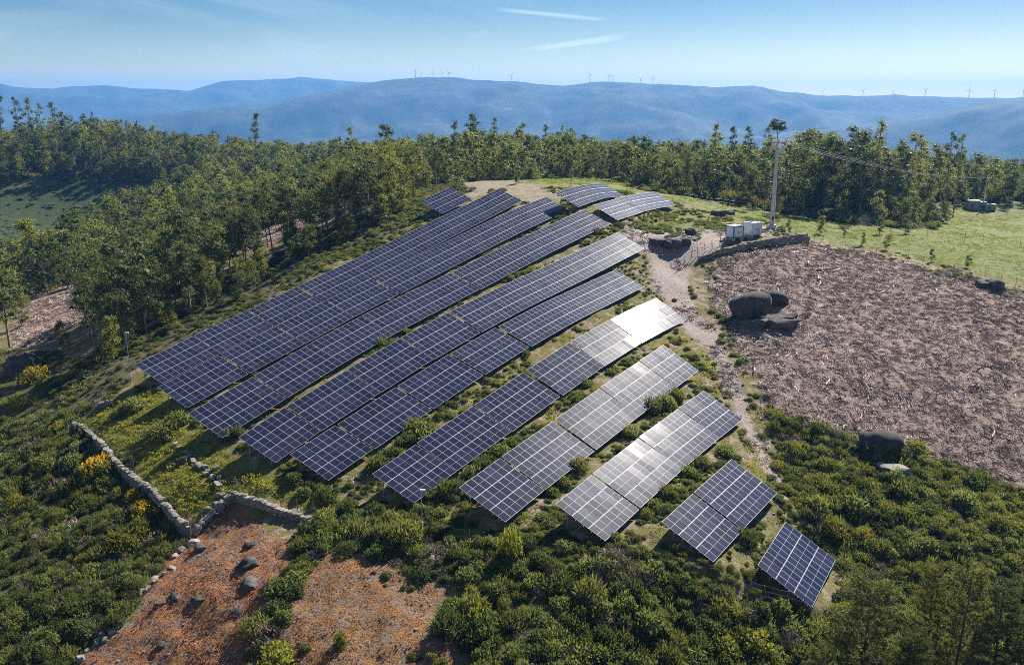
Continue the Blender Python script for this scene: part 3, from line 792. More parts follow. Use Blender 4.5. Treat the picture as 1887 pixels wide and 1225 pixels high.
W4 = dry_wall('dark stone wall between the white containers and the cleared field', [(1290, 480), (1330, 467), (1390, 456), (1440, 451), (1492, 449)], 0.8, 2.1, 0.8, 3, 0.8)
dry_wall('small broken wall end with props at the top of the terrace', [(183, 752), (200, 748), (214, 745)], 0.9, 0.8, 0.55, 2, 0.6)
dry_wall('ruined terrace wall half buried in grass below the lower solar tables', [(292, 790), (335, 830), (378, 872), (412, 900)], 0.30, 0.45, 0.75, 1, 0.7, 0.45)

def boulder(label, px, py, w, h, seed, yaw=0.0, sub=ICO3, sink=0.25, amp=0.35, name='boulder', group=None, pale=False, rough=0.42):
    p = at(px, py); d = math.hypot(p.x, p.y, ); m = F_PX / math.sqrt(d * d + p.z * p.z)
    v, f = sub
    sq = np.sign(v) * np.abs(v) ** (0.8 if sub is ICO3 else 0.5)
    V = lump(sq, seed, amp, 0.9)
    V = lump(V, seed + 50, rough, 2.2)
    V = lump(V, seed + 90, rough * 0.5, 5.0)
    wm, hm = w / m / 2, h / m / 2
    V = V * np.array([wm, wm * 0.85, hm]); c, s = math.cos(yaw), math.sin(yaw)
    V = np.c_[V[:, 0] * c - V[:, 1] * s, V[:, 0] * s + V[:, 1] * c, V[:, 2]]
    o = obj(name, mesh(name, V, f, m_stone if pale else m_boulder, smooth=sub is ICO3), loc=(p.x, p.y, p.z + hm * (1 - 2 * sink)))
    return tag(o, label, 'rock', group)
boulder('largest rounded dark boulder at the edge of the cleared field', 1385, 580, 72, 52, 3, 0.3, sink=0.16, rough=0.2)
boulder('flatter boulder touching the back of the largest boulder', 1421, 560, 56, 30, 8, 0.5, rough=0.25)
boulder('low broken rock slab at the foot of the largest boulder', 1434, 603, 48, 24, 5, 0.2, ICO2, sink=0.35, amp=0.8)
boulder('small rock between the largest boulder and the broken slab', 1398, 602, 34, 20, 15, 0.9, ICO2, amp=0.5)
boulder('jagged dark rock at the right end of the big boulder group', 1452, 600, 34, 26, 21, 1.2, ICO2, sink=0.35, amp=0.8)
boulder('jagged rock leaning low in front of the big boulder group', 1416, 600, 30, 22, 22, 2.1, ICO2, sink=0.35, amp=0.8)
boulder('elongated smooth boulder on the edge of the right scrub', 1625, 826, 66, 36, 9, 0.05, sink=0.2, amp=0.25, rough=0.2)
boulder('pale flat rock sunk in the right scrub below the elongated boulder', 1645, 870, 42, 15, 12, 0.2, ICO2, sink=0.3, amp=0.6, pale=True)
boulder('dark boulder by the far edge of the cleared field', 1834, 534, 34, 24, 14, 0.3)
boulder('small dark rock beside the far field-edge boulder', 1812, 530, 26, 16, 16, 0.3, ICO2)
boulder('grey boulder half hidden in grass on the left slope', 45, 685, 52, 38, 18, 0.4)
boulder('round pale stone lying alone on the mossy terrace', 338, 852, 13, 13, 19, 0, ICO2)
for k, (x, y, w) in enumerate([(383, 874, 11), (391, 882, 10), (398, 868, 12), (404, 884, 9), (378, 864, 9)]):
    boulder('pale loose stone in the small terrace heap, the %s one' % ('middle left', 'central', 'upper right', 'lowest right', 'topmost left')[k], x, y, w, w * 0.9, 30 + k, k, ICO2, group='loose stones on the terrace', name='loose_stone', pale=True)
boulder('dark rock with a broken leaning slab beside the dirt track', 1238, 454, 32, 18, 40, 0.4, amp=0.6)
boulder('pale rock lying right of the leaning slab by the track', 1258, 450, 26, 14, 41, 0.1, ICO2)
boulder('shadowed flat rock at the left of the trackside rock heap', 1214, 450, 28, 14, 42, 0.1, ICO2)
boulder('grey rock at the foot of the green scrub mound', 1272, 432, 18, 14, 43, 0.4, ICO2)
boulder('white rock on the meadow edge above the containers', 1346, 396, 14, 9, 44, 0.4, ICO2)
boulder('dark rock among bushes on the meadow edge above the containers', 1326, 398, 28, 13, 45, 0.4, ICO2)
for k, (x, y, w, h, lab) in enumerate([(463, 1005, 34, 22, 'uppermost dark rock of the heap in the orange bracken'), (455, 1045, 44, 34, 'largest dark rock of the heap in the orange bracken'),
        (462, 1082, 34, 30, 'lowest grey rock of the heap in the orange bracken'), (325, 1102, 26, 17, 'grey rock left of centre in the orange bracken'), (366, 1106, 30, 14, 'flat dark rock in the middle of the orange bracken'),
        (296, 1113, 18, 12, 'small blue-grey rock in the orange bracken'), (438, 1130, 26, 14, 'flat rock under the rock heap in the orange bracken'), (300, 1190, 22, 14, 'small dark rock low in the orange bracken'),
        (372, 1010, 26, 16, 'rock fallen at the foot of the wall corner')]):
    boulder(lab, x, y, w * 0.85, h * 0.7, 60 + k, k * 0.7, ICO3, sink=0.5, amp=0.9)
for k in range(17):
    t = k / 16.0; x = 352 + (150 - 352) * t + random.uniform(-7, 7); y = 1005 + (1215 - 1005) * t + random.uniform(-6, 6)
    boulder('%s loose stone from the wall corner in the line edging the bracken' % ORD[k], x, y, random.uniform(9, 17), random.uniform(6, 10), 90 + k, k, ICO2, sink=0.35, amp=0.6, group='tumbled wall stones', name='loose_stone', pale=True)
for k, (x, y) in enumerate([(385, 940), (398, 930), (405, 942), (415, 928), (392, 950), (376, 962), (422, 920), (410, 915)]):
    boulder('pale rubble stone between the two walls, %s in the heap' % ('nearest the mossy terrace', 'middle left', 'lowest right', 'upper middle', 'lower left', 'closest to the wall end', 'topmost right', 'topmost left')[k], x, y, random.uniform(11, 18), random.uniform(7, 11), 120 + k, k, ICO2, sink=0.35, amp=0.5, group='collapsed rubble stones', name='loose_stone', pale=True)

# ------------------------------------------------------------------ fences
m_post = plain('weathered_wood', (0.20, 0.17, 0.14), 0.85, 0, 0.3, 6)
m_wire = plain('fence_wire', (0.18, 0.18, 0.18), 0.5, 0.6, 0.1, 6)
fp = MB(); fp.tube([(0, 0, 0), (0.01, 0, 0.5), (0, 0.01, 1.0)], [0.05, 0.045, 0.04], 6)
ME_FP = fp.mesh('post', [m_post])
def fence(label, pix, hgt, strands=3, group='post and wire fences', thick=1.0):
    P = [at(*p) for p in pix]
    root = empty('wire_fence', P[len(P) // 2]); b0 = root.location.copy()
    tag(root, label, 'fence', group)
    tops = []
    for p in P:
        h = hgt * random.uniform(0.9, 1.12)
        o = obj('post', ME_FP, root, p - b0 - Vector((0, 0, 0.3)), (random.gauss(0, 0.05), random.gauss(0, 0.05), 0), (thick, thick, h + 0.3))
        tops.append((p - b0, h))
    for s in range(strands):
        fr = (s + 1) / (strands + 0.25)
        b = MB()
        for (p, h), (q, g) in zip(tops[:-1], tops[1:]):
            m = (p + q) / 2 + Vector((0, 0, (h + g) / 2 * fr - 0.04))
            b.tube([p + Vector((0, 0, h * fr)), m, q + Vector((0, 0, g * fr))], [0.006] * 3, 3, caps=False)
        obj('wire', b.mesh('wire', [m_wire]), root)
def line_pix(pix, n):
    P = np.array(pix, float); d = np.r_[0, np.cumsum(np.hypot(*np.diff(P, axis=0).T))]
    s = np.linspace(0, d[-1], n)
    return list(zip(np.interp(s, d, P[:, 0]), np.interp(s, d, P[:, 1])))
fence('wire fence on thin posts along the top of the long diagonal wall', line_pix([(148, 782), (210, 832), (272, 892), (330, 950), (362, 968)], 16), 1.5)
fence('wire fence on thin posts behind the low wall above the orange bracken', line_pix([(398, 922), (440, 912), (500, 928), (560, 945), (640, 962)], 9), 1.5)
fence('dark leaning post fence along the dirt track below the containers', line_pix([(1252, 498), (1262, 484), (1290, 470), (1330, 452), (1390, 440), (1440, 430)], 15), 1.9, thick=1.5)
fence('sparse wire fence between the cleared field and the green meadow', line_pix([(1500, 446), (1600, 466), (1700, 488), (1800, 508), (1900, 535)], 15), 1.6, 2)
fence('short wire fence in the shadow of the nearest solar table', [(1380, 1100), (1412, 1108), (1448, 1116), (1481, 1128)], 1.7)
fence('wire fence half lost in the hedge below the front solar rows', line_pix([(660, 968), (760, 985), (880, 1008), (1000, 1035), (1110, 1062), (1200, 1085)], 9), 1.6, 2)
fence('thin post fence crossing the far right meadow', line_pix([(1640, 432), (1700, 436), (1780, 442), (1880, 452)], 8), 1.6, 2)
fence('far post fence behind the hilltop solar tables', line_pix([(1262, 368), (1300, 374), (1345, 380), (1400, 388)], 7), 1.6, 2)
def prop_post(label, px, py, h, lean):
    p = at(px, py); root = empty('braced_corner_post', p); tag(root, label, 'post')
    obj('post', ME_FP, root, (0, 0, -0.3), None, (1.8, 1.8, h + 0.3))
    b = MB(); b.tube([(lean, 0.1, -0.1), (0, 0, h * 0.85)], [0.05, 0.045], 6); obj('brace', b.mesh('brace', [m_post]), root)
prop_post('braced corner post at the bend of the low wall', 436, 912, 2.2, 1.3)
prop_post('braced corner post on the broken wall end by the trees', 187, 742, 2.2, 1.1)

# ------------------------------------------------------------------ poles, lamp and wires
m_conc = plain('pale_concrete', (0.52, 0.50, 0.47), 0.8, 0, 0.12, 1.2)
m_ins = plain('glazed_insulator', (0.55, 0.50, 0.46), 0.25, 0, 0.1, 4)
m_dark = plain('dark_steel', (0.05, 0.05, 0.055), 0.6, 0.3, 0.2, 4)
pb_ = at(1422, 420); top = lift(1436, 258, pb_); hp = top.z - pb_.z
root = empty('utility_pole', pb_); tag(root, 'tall tapered pale concrete power pole beside the white containers', 'power pole')
b = MB()
for fr in (0,):
    b.tube([(0, 0, -0.5), (0, 0, hp * 0.5), (0, 0, hp)], [0.55, 0.40, 0.24], 8)
shaft = obj('shaft', b.mesh('shaft', [m_conc]), root)
b = MB(); b.box((0, 0, 0.35), (1.5, 1.5, 0.7)); obj('footing', b.mesh('footing', [m_conc]), root)
b = MB(); b.box((0, 0, 1.9), (0.85, 0.9, 0.06)); b.box((0, -0.44, 2.2), (0.5, 0.12, 0.7)); obj('sign_box', b.mesh('sign_box', [m_dark]), root)
b = MB(); b.box((0.3, 0, hp - 0.6), (3.4, 0.22, 0.22)); b.box((0.2, 0, hp - 1.9), (2.2, 0.2, 0.2)); obj('crossarm', b.mesh('crossarm', [m_steel]), root)
arm = []
for x, z in ((-1.2, hp - 0.5), (0.3, hp - 0.5), (1.8, hp - 0.5)):
    b = MB(); b.tube([(x, 0, z), (x, 0, z + 0.15), (x, 0, z + 0.3), (x, 0, z + 0.45), (x, 0, z + 0.6)], [0.09, 0.17, 0.10, 0.17, 0.06], 8)
    obj('insulator', b.mesh('insulator', [m_ins], True), root); arm.append(pb_ + Vector((x, 0, z + 0.6)))
b = MB(); b.box((0.9, -0.5, hp - 2.4), (0.9, 0.7, 0.9)); obj('switch_box', b.mesh('switch_box', [m_ins]), root)
# the line runs down to the wood on the right
p2 = at(1812, 385); p2top = p2 + Vector((0, 0, 9.5))
r2 = empty('utility_pole', p2); tag(r2, 'distant power pole among the trees at the far right', 'power pole')
b = MB(); b.tube([(0, 0, -0.5), (0, 0, 10)], [0.22, 0.14], 6); obj('shaft', b.mesh('shaft', [m_conc]), r2)
b = MB(); b.box((0, 0, 9.6), (2.6, 0.16, 0.16)); obj('crossarm', b.mesh('crossarm', [m_steel]), r2)
m_cable = plain('aluminium_cable', (0.5, 0.5, 0.5), 0.4, 0.7, 0.05, 1)
for k, a0 in enumerate(arm):
    e = p2top + Vector((-1.1 + 1.1 * k, 0, 0.2)); b = MB(); pts = []
    for i in range(25):
        t = i / 24; p = a0.lerp(e, t); p.z -= 4 * t * (1 - t) * 2.2; pts.append(p)
    b.tube(pts, [0.02] * 25, 4)
    tag(obj('power_line', b.mesh('power_line', [m_cable])), '%s of the sagging power cables from the concrete pole to the wood' % ('left strand', 'middle strand', 'right strand')[k], 'cable', 'power cables')
b = MB(); e = at(1990, 400) + Vector((0, 0, 8)); pts = []
for i in range(17):
    t = i / 16; p = (p2top + Vector((0, 0, 0.2))).lerp(e, t); p.z -= 4 * t * (1 - t) * 1.2; pts.append(p)
b.tube(pts, [0.025] * 17, 4); tag(obj('power_line', b.mesh('power_line', [m_cable])), 'short power cable running out of view above the grey ruin', 'cable', 'power cables')

def steel_pole(name, label, px, py, top_y, head=True):
    p = at(px, py); h = lift(px, top_y, p).z - p.z
    root = empty(name, p); tag(root, label, 'pole')
    b = MB(); b.tube([(0, 0, -0.3), (0, 0, h)], [0.075, 0.055], 8); obj('shaft', b.mesh('shaft', [m_steel]), root)
    if head:
        b = MB(); b.box((0.18, -0.1, h + 0.02), (0.55, 0.3, 0.14)); b.tube([(0, 0, h - 0.35), (0.2, -0.1, h - 0.05)], [0.03, 0.03], 5); obj('camera_head', b.mesh('camera_head', [m_ins]), root)
    b = MB(); b.box((0, -0.12, 1.3), (0.3, 0.18, 0.4)); obj('junction_box', b.mesh('junction_box', [m_ins]), root)
steel_pole('camera_pole', 'slim grey camera pole standing before the front solar rows', 778, 985, 902)
steel_pole('camera_pole', 'slim grey pole at the left corner of the solar rows by the trees', 242, 708, 612)
p = at(1052, 346); root = empty('dark_post', p); tag(root, 'dark slender post behind the farthest solar pair', 'post')
b = MB(); b.tube([(0, 0, -0.3), (0, 0, 4.6)], [0.10, 0.08], 6); obj('shaft', b.mesh('shaft', [m_dark]), root)
b = MB(); b.box((0, 0, 4.5), (0.5, 0.12, 0.12)); obj('crossarm', b.mesh('crossarm', [m_dark]), root)

# ------------------------------------------------------------------ containers and ruin
m_white = plain('shade_tinted_white_steel', (0.76, 0.82, 0.88), 0.45, 0.0, 0.04, 0.8)  # white paint with the blue of its shaded sides mixed into the colour
m_blue = plain('blue_painted_steel', (0.035, 0.11, 0.22), 0.5, 0.0, 0.1, 2)
def cabin(label, px, py, L, W_, Hh, yaw, frame):
    p = at(px, py); root = empty('equipment_container', p, yaw); tag(root, label, 'container', 'equipment containers')
    z0 = 0.35
    b = MB(); b.box((0, 0, z0 + Hh / 2), (L, W_, Hh)); obj('body', b.mesh('body', [m_white]), root)
    b = MB(); b.box((0, 0, z0 + Hh + 0.05), (L + 0.16, W_ + 0.16, 0.10)); b.box((0, 0, z0 + Hh + 0.13), (L - 0.3, W_ - 0.3, 0.06)); obj('roof', b.mesh('roof', [m_white]), root)
    fm = m_blue if frame else m_white
    for sx in (-1, 1):
        for sy in (-1, 1):
            b = MB(); b.box((sx * L / 2, sy * W_ / 2, z0 + Hh / 2 - 0.02), (0.16, 0.16, Hh - 0.02)); obj('corner_post', b.mesh('corner_post', [fm]), root)
    for z in (z0 + 0.05, z0 + Hh - 0.05):
        for sy in (-1, 1):
            b = MB(); b.box((0, sy * W_ / 2, z), (L - 0.2, 0.14, 0.14)); obj('edge_rail', b.mesh('edge_rail', [fm]), root)
        for sx in (-1, 1):
            b = MB(); b.box((sx * L / 2, 0, z), (0.14, W_ - 0.2, 0.14)); obj('edge_rail', b.mesh('edge_rail', [fm]), root)
    for x in (-0.25, 0.25):
        b = MB(); b.box((x * L * 0.9, -W_ / 2 - 0.03, z0 + Hh / 2), (L * 0.42, 0.05, Hh - 0.35)); d = obj('door', b.mesh('door', [m_white]), root)
        b = MB(); b.box((x * L * 0.15, -W_ / 2 - 0.08, z0 + Hh * 0.45), (0.05, 0.06, 0.4)); obj('handle', b.mesh('handle', [m_dark]), d)
    b = MB()
    for k in range(6): b.box((L / 2 + 0.03, 0, z0 + Hh * 0.55 + k * 0.11), (0.05, W_ * 0.5, 0.06))
    obj('vent', b.mesh('vent', [m_blue if frame else m_steel]), root)
    b = MB()
    for sx in (-1, 1): b.box((sx * L * 0.38, 0, z0 / 2 - 0.15), (0.4, W_, z0 + 0.3))
    obj('plinth', b.mesh('plinth', [m_conc]), root)
cabin('white container with dark blue edges, nearer the rock heap', 1353, 440, 2.5, 2.3, 2.3, math.radians(28), True)
cabin('plain white container nearer the concrete power pole', 1386, 434, 2.7, 2.4, 2.35, math.radians(30), False)

m_ruin = plain('grey_block_wall', (0.30, 0.30, 0.30), 0.9, 0, 0.2, 0.8)
m_opening_shade = plain('painted_opening_shade', (0.02, 0.02, 0.02), 0.9)  # near-black colour for solid slabs that imitate shade inside the ruin's openings
p = at(1803, 386); root = empty('grey_ruin', p, math.radians(-10)); root.scale = (0.68, 0.68, 0.62); tag(root, 'low grey block ruin with flat roofs at the far right meadow edge', 'building')
for c_, d_ in (((-2.6, 0, 2.1), (5.0, 4.5, 4.6)), ((1.6, 0.3, 1.7), (2.6, 4.2, 3.8)), ((4.8, -0.2, 1.2), (4.2, 3.6, 2.8))):
    b = MB(); b.box(c_, d_); w = obj('wall', b.mesh('wall', [m_ruin]), root)
    b = MB(); b.box((c_[0], c_[1], c_[2] + d_[2] / 2 + 0.08), (d_[0] + 0.5, d_[1] + 0.5, 0.16)); obj('roof', b.mesh('roof', [m_conc]), root)
    b = MB(); b.box((c_[0] - d_[0] * 0.2, c_[1] - d_[1] / 2 - 0.02, c_[2] - 0.1), (0.9, 0.1, 1.1)); obj('window', b.mesh('window', [m_opening_shade]), w)
b = MB(); b.box((1.6, 0.3 - 2.13, 1.0), (1.0, 0.1, 2.1)); obj('door', b.mesh('door', [m_opening_shade]), root)

# ------------------------------------------------------------------ wind turbines on the ridge
m_turb = plain('white_turbine_paint', (0.72, 0.73, 0.75), 0.5, 0, 0.03, 0.1)
HUB, BL = 52.0, 33.0
b = MB(); b.tube([(0, 0, -12), (0, 0, HUB)], [2.6, 1.5], 10); ME_TOW = b.mesh('tower', [m_turb])
b = MB(); b.box((0, 1.5, HUB + 1.2), (3.2, 8.5, 3.2)); b.tube([(0, -2.6, HUB + 1.2), (0, -5.2, HUB + 1.2)], [1.7, 0.5], 8); ME_NAC = b.mesh('nacelle', [m_turb])
b = MB(); b.add([(-0.9, 0, 0), (0.9, 0.3, 0), (1.9, 0.3, BL * 0.22), (0.35, 0, BL), (-0.35, 0, BL), (-1.1, 0, BL * 0.22), (0.2, 0.8, BL * 0.25)], [(0, 1, 2, 3, 4, 5), (1, 0, 6), (0, 5, 6), (5, 4, 6), (4, 3, 6), (3, 2, 6), (2, 1, 6)]); ME_BLADE = b.mesh('blade', [m_turb])
TURB = [(766, 143, 132), (775, 143, 137), (798, 144, 134), (815, 144, 135), (827, 146, 135), (942, 152, 140), (1087, 151, 139), (1122, 152, 141), (1128, 152, 142), (1180, 156, 146), (1203, 157, 145), (1515, 177, 169), (1590, 179, 169), (1646, 176, 169), (1704, 179, 168), (1785, 180, 168), (1832, 181, 169), (1885, 178, 169)]
WHERE = {766: 'leftmost of the turbine group on the highest ridge', 775: 'tiny turbine second from left on the highest ridge', 798: 'third turbine from left on the highest ridge', 815: 'fourth turbine from left on the highest ridge', 827: 'fifth turbine from left on the highest ridge',
         942: 'lone turbine right of the highest ridge group', 1087: 'turbine on the small middle summit of the ridge', 1122: 'left of the close turbine pair on the middle ridge', 1128: 'right of the close turbine pair on the middle ridge', 1180: 'turbine left of the ridge centre pair', 1203: 'last turbine before the long empty ridge stretch',
         1515: 'first turbine of the right-hand ridge string', 1590: 'second turbine of the right-hand ridge string', 1646: 'third turbine of the right-hand ridge string', 1704: 'tallest looking turbine of the right-hand ridge string', 1785: 'fifth turbine of the right-hand ridge string', 1832: 'sixth turbine of the right-hand ridge string', 1885: 'turbine at the far right edge of the ridge'}
for x, yb, yh in TURB:
    r = ray(x, yb + 0.5); r = r / math.hypot(r[0], r[1]) * 6780
    k = (yb - yh) / F_PX * 6780 / HUB
    root = empty('wind_turbine', Vector(r), random.uniform(-0.5, 0.5)); root.scale = (k, k, k)
    tag(root, 'distant white ' + WHERE[x], 'wind turbine', 'wind turbines on the far ridge')
    obj('tower', ME_TOW, root); nac = obj('nacelle', ME_NAC, root)
    ph = random.uniform(0, 2.1)
    for j in range(3):
        obj('blade', ME_BLADE, root, (0, -4.0, HUB + 1.2), (0, ph + j * 2.0944, 0))
# ------------------------------------------------------------------ plants: materials
m_gorse = leaf('gorse_green', [(0.038, 0.048, 0.018), (0.070, 0.082, 0.028), (0.105, 0.115, 0.038), (0.155, 0.155, 0.055)], 0.45)
m_shrub = leaf('shrub_green', [(0.036, 0.052, 0.020), (0.066, 0.088, 0.032), (0.11, 0.132, 0.048), (0.155, 0.170, 0.070)], 0.42)
m_euc = leaf('eucalyptus_leaf', [(0.034, 0.052, 0.020), (0.060, 0.080, 0.026), (0.11, 0.125, 0.028), (0.22, 0.22, 0.038)], 0.32, nscale=0.5)  # last leaf tone brightened to imitate sunlit yellow-green tips
m_young = leaf('young_eucalyptus_leaf', [(0.040, 0.068, 0.02), (0.080, 0.105, 0.022), (0.145, 0.155, 0.026), (0.22, 0.22, 0.035)], 0.36, nscale=0.4)
m_pine = leaf('pine_needle', [(0.026, 0.038, 0.015), (0.048, 0.060, 0.021), (0.090, 0.096, 0.034), (0.14, 0.135, 0.052)], 0.4, nscale=0.4)
m_yellow = leaf('broom_flower', [(0.30, 0.19, 0.010), (0.44, 0.28, 0.012), (0.55, 0.36, 0.02)], 0.35, (1, 1, 0.4))
m_olive = leaf('olive_broom', [(0.09, 0.09, 0.016), (0.15, 0.14, 0.02), (0.20, 0.18, 0.03)], 0.35)
m_grass = leaf('meadow_grass', [(0.09, 0.12, 0.026), (0.15, 0.18, 0.045), (0.22, 0.235, 0.075)], 0.40)
m_moss = leaf('yellow_moss_grass', [(0.12, 0.13, 0.022), (0.205, 0.205, 0.035), (0.29, 0.27, 0.055)], 0.40)
m_bracken = leaf('dry_bracken', [(0.13, 0.075, 0.05), (0.26, 0.16, 0.11), (0.34, 0.175, 0.08), (0.42, 0.20, 0.07)], 0.25, (1, 0.75, 0.45))
m_twig = leaf('dry_twigs', [(0.16, 0.12, 0.10), (0.28, 0.215, 0.185), (0.42, 0.34, 0.295), (0.60, 0.51, 0.45)], 0.0)
m_slash = leaf('dark_slash', [(0.13, 0.092, 0.078), (0.29, 0.215, 0.185), (0.43, 0.335, 0.29)], 0.0)
m_bark = plain('eucalyptus_bark', (0.24, 0.20, 0.16), 0.85, 0, 0.45, 1.5)
m_bark2 = plain('pine_bark', (0.10, 0.075, 0.055), 0.9, 0, 0.4, 1.5)

# ------------------------------------------------------------------ plants: shapes
def cards(C, D, L, Wd, rng, bend=0.0, N=None):
    """leaf blades: diamonds at C along D, one quad each; N turns their faces that way"""
    n = len(C); D = D / (np.linalg.norm(D, axis=1, keepdims=True) + 1e-9)
    R = rng.normal(size=(n, 3))
    if N is not None: R = R * 0.45 + N
    S = np.cross(D, R); S /= (np.linalg.norm(S, axis=1, keepdims=True) + 1e-9)
    L = np.asarray(L).reshape(-1, 1); Wd = np.asarray(Wd).reshape(-1, 1)
    V = np.stack([C, C + D * L * 0.45 + S * Wd, C + D * L, C + D * L * 0.45 - S * Wd], 1)
    if bend: V[:, 2, 2] -= bend * L[:, 0]
    return V.reshape(-1, 3), np.arange(4 * n).reshape(-1, 4)
def join(*parts):
    V, Fc, M = [], [], []; b = 0
    for v, f, mi in parts:
        V.append(np.asarray(v, float)); 
        for q in f: Fc.append(tuple(int(i) + b for i in q))
        M += [mi] * len(f); b += len(v)
    return np.concatenate(V), Fc, M
def dome_dirs(n, rng, zmin=-0.15):
    z = rng.uniform(zmin, 1, n); a = rng.uniform(0, 2 * np.pi, n); r = np.sqrt(np.maximum(0, 1 - z * z))
    return np.stack([r * np.cos(a), r * np.sin(a), z], 1)
def lobes(D, seed, k=7, amp=0.35):
    rng = np.random.default_rng(seed); C = dome_dirs(k, rng); 
    return 1 - amp + amp * np.max(np.clip((D @ C.T - 0.55) / 0.45, 0, 1), 1) * 1.25
def bush(name, seed, n, mats, mi_of=None, L=(0.20, 0.36), Wd=0.05, spike=0.75, core=0.62, hz=0.8):
    """bush of unit radius, about hz high"""
    rng = np.random.default_rng(seed); D = dome_dirs(n, rng)
    rad = lobes(D, seed, 11, 0.55) * rng.uniform(0.6, 1.0, n) ** 0.6
    C = D * rad[:, None] * np.array([1, 1, hz]); C[:, 2] = np.maximum(C[:, 2], 0.02)
    d = D * spike + rng.normal(size=(n, 3)) * 0.55; d[:, 2] += 0.35
    v, f = cards(C - d * 0.08, d, rng.uniform(*L, n), Wd * rng.uniform(0.7, 1.3, n), rng, 0.0, D * 0.5)
    cv, cf = ICO2; cv = cv * (lobes(cv / np.linalg.norm(cv, axis=1, keepdims=True), seed, 11, 0.55))[:, None] * np.array([core, core, core * hz]); cv = cv + [0, 0, 0.02]
    V, Fc, M = join((v, f, 0), (cv, cf, 0))
    if mi_of is not None:
        M = np.array(M); M[:n] = mi_of(C, rng)
    return mesh(name, V, Fc, mats, M)
def tuft(name, seed, n, mat, h=1.0, spread=0.5, w=0.03, bend=0.3):
    rng = np.random.default_rng(seed); a = rng.uniform(0, 2 * np.pi, n); r = np.sqrt(rng.uniform(0, 1, n)) * spread
    C = np.stack([r * np.cos(a), r * np.sin(a), np.zeros(n) - 0.03], 1)
    D = np.stack([np.cos(a) * rng.uniform(0, 0.8, n), np.sin(a) * rng.uniform(0, 0.8, n), np.ones(n)], 1)
    v, f = cards(C, D, rng.uniform(0.5, 1.0, n) * h, w * rng.uniform(0.7, 1.4, n), rng, bend)
    return mesh(name, v, f.tolist(), mat)
def trunk_curve(h, seed, lean=0.06):
    r = random.Random(seed); dx, dy = r.gauss(0, lean), r.gauss(0, lean); ph = r.uniform(0, 6)
    return lambda t: Vector((dx * h * t + math.sin(t * 5 + ph) * 0.012 * h * t, dy * h * t + math.cos(t * 4 + ph) * 0.012 * h * t, h * t))
def tree(seed, h, crown0, clumps, per, spread, cs, mat_leaf, mat_bark, leafL=(0.35, 0.62), leafW=0.10, shape='oval', droop=0.25, joined=False):
    """tapered trunk with limbs and a crown of leafy clumps; returns (trunk mesh, crown mesh) or one mesh"""
    r = random.Random(seed); rng = np.random.default_rng(seed); tc_ = trunk_curve(h, seed)
    b = MB(); n = 7; r0 = 0.011 * h + 0.04
    b.tube([tc_(i / n) - Vector((0, 0, 0.4 if i == 0 else 0)) for i in range(n + 1)], [r0 * (1 - 0.85 * i / n) for i in range(n + 1)], 6)
    CV, CF = [], []; base = 0
    for k in range(clumps):
        t = crown0 + (1 - crown0) * ((k + r.random()) / clumps)
        u = (t - crown0) / (1 - crown0)
        env = {'oval': math.sin(math.pi * min(1, 0.12 + 0.82 * u)) , 'cone': (1 - u) ** 0.75 + 0.12, 'top': 0.35 + 0.75 * u * (1.15 - u) * 2, 'flat': 1.0, 'round': math.sqrt(max(0.0, 1 - ((u - 0.52) / 0.56) ** 2)) * 0.95 + 0.08}[shape]
        a = r.uniform(0, 2 * math.pi); rad = spread * env * math.sqrt(r.uniform(0.08, 1))
        p0 = tc_(max(0.05, t - 0.07)); c_ = tc_(t) + Vector((math.cos(a) * rad, math.sin(a) * rad, r.uniform(-0.2, 0.4)))
        if rad > spread * 0.25:
            b.tube([p0, p0.lerp(c_, 0.55) + Vector((0, 0, 0.1)), c_], [r0 * 0.35 * (1.1 - t) + 0.02, 0.03, 0.012], 4, caps=False)
        s = cs * r.uniform(0.65, 1.25) * (0.75 + 0.4 * env)
        D = dome_dirs(per, rng, -0.75); off = D * (rng.uniform(0.2, 1.3, (per, 1)) ** 0.6) * np.array([s, s, s * 0.72])
        d = D * 0.25 + rng.normal(size=(per, 3)) * 0.8; d[:, 2] -= droop
        v, f = cards(np.array(c_)[None] + off, d, rng.uniform(*leafL, per), leafW * rng.uniform(0.7, 1.3, per), rng, 0.0, D)
        CV.append(v); CF += [tuple(int(i) + base for i in q) for q in f]; base += len(v)
        iv, if_ = ICO1; iv = lump(iv, seed + k, 0.5, 1.2) * np.array([s, s, s * 0.72]) * 0.42 + np.array(c_)[None]
        CV.append(iv); CF += [tuple(int(i) + base for i in q) for q in if_]; base += len(iv)
    CV = np.concatenate(CV)
    if joined:
        V, Fc, M = join((np.array(b.v), b.f, 0), (CV, CF, 1))
        return mesh('tree', V, Fc, [mat_bark, mat_leaf], M)
    return b.mesh('trunk', [mat_bark]), mesh('crown', CV, CF, mat_leaf)
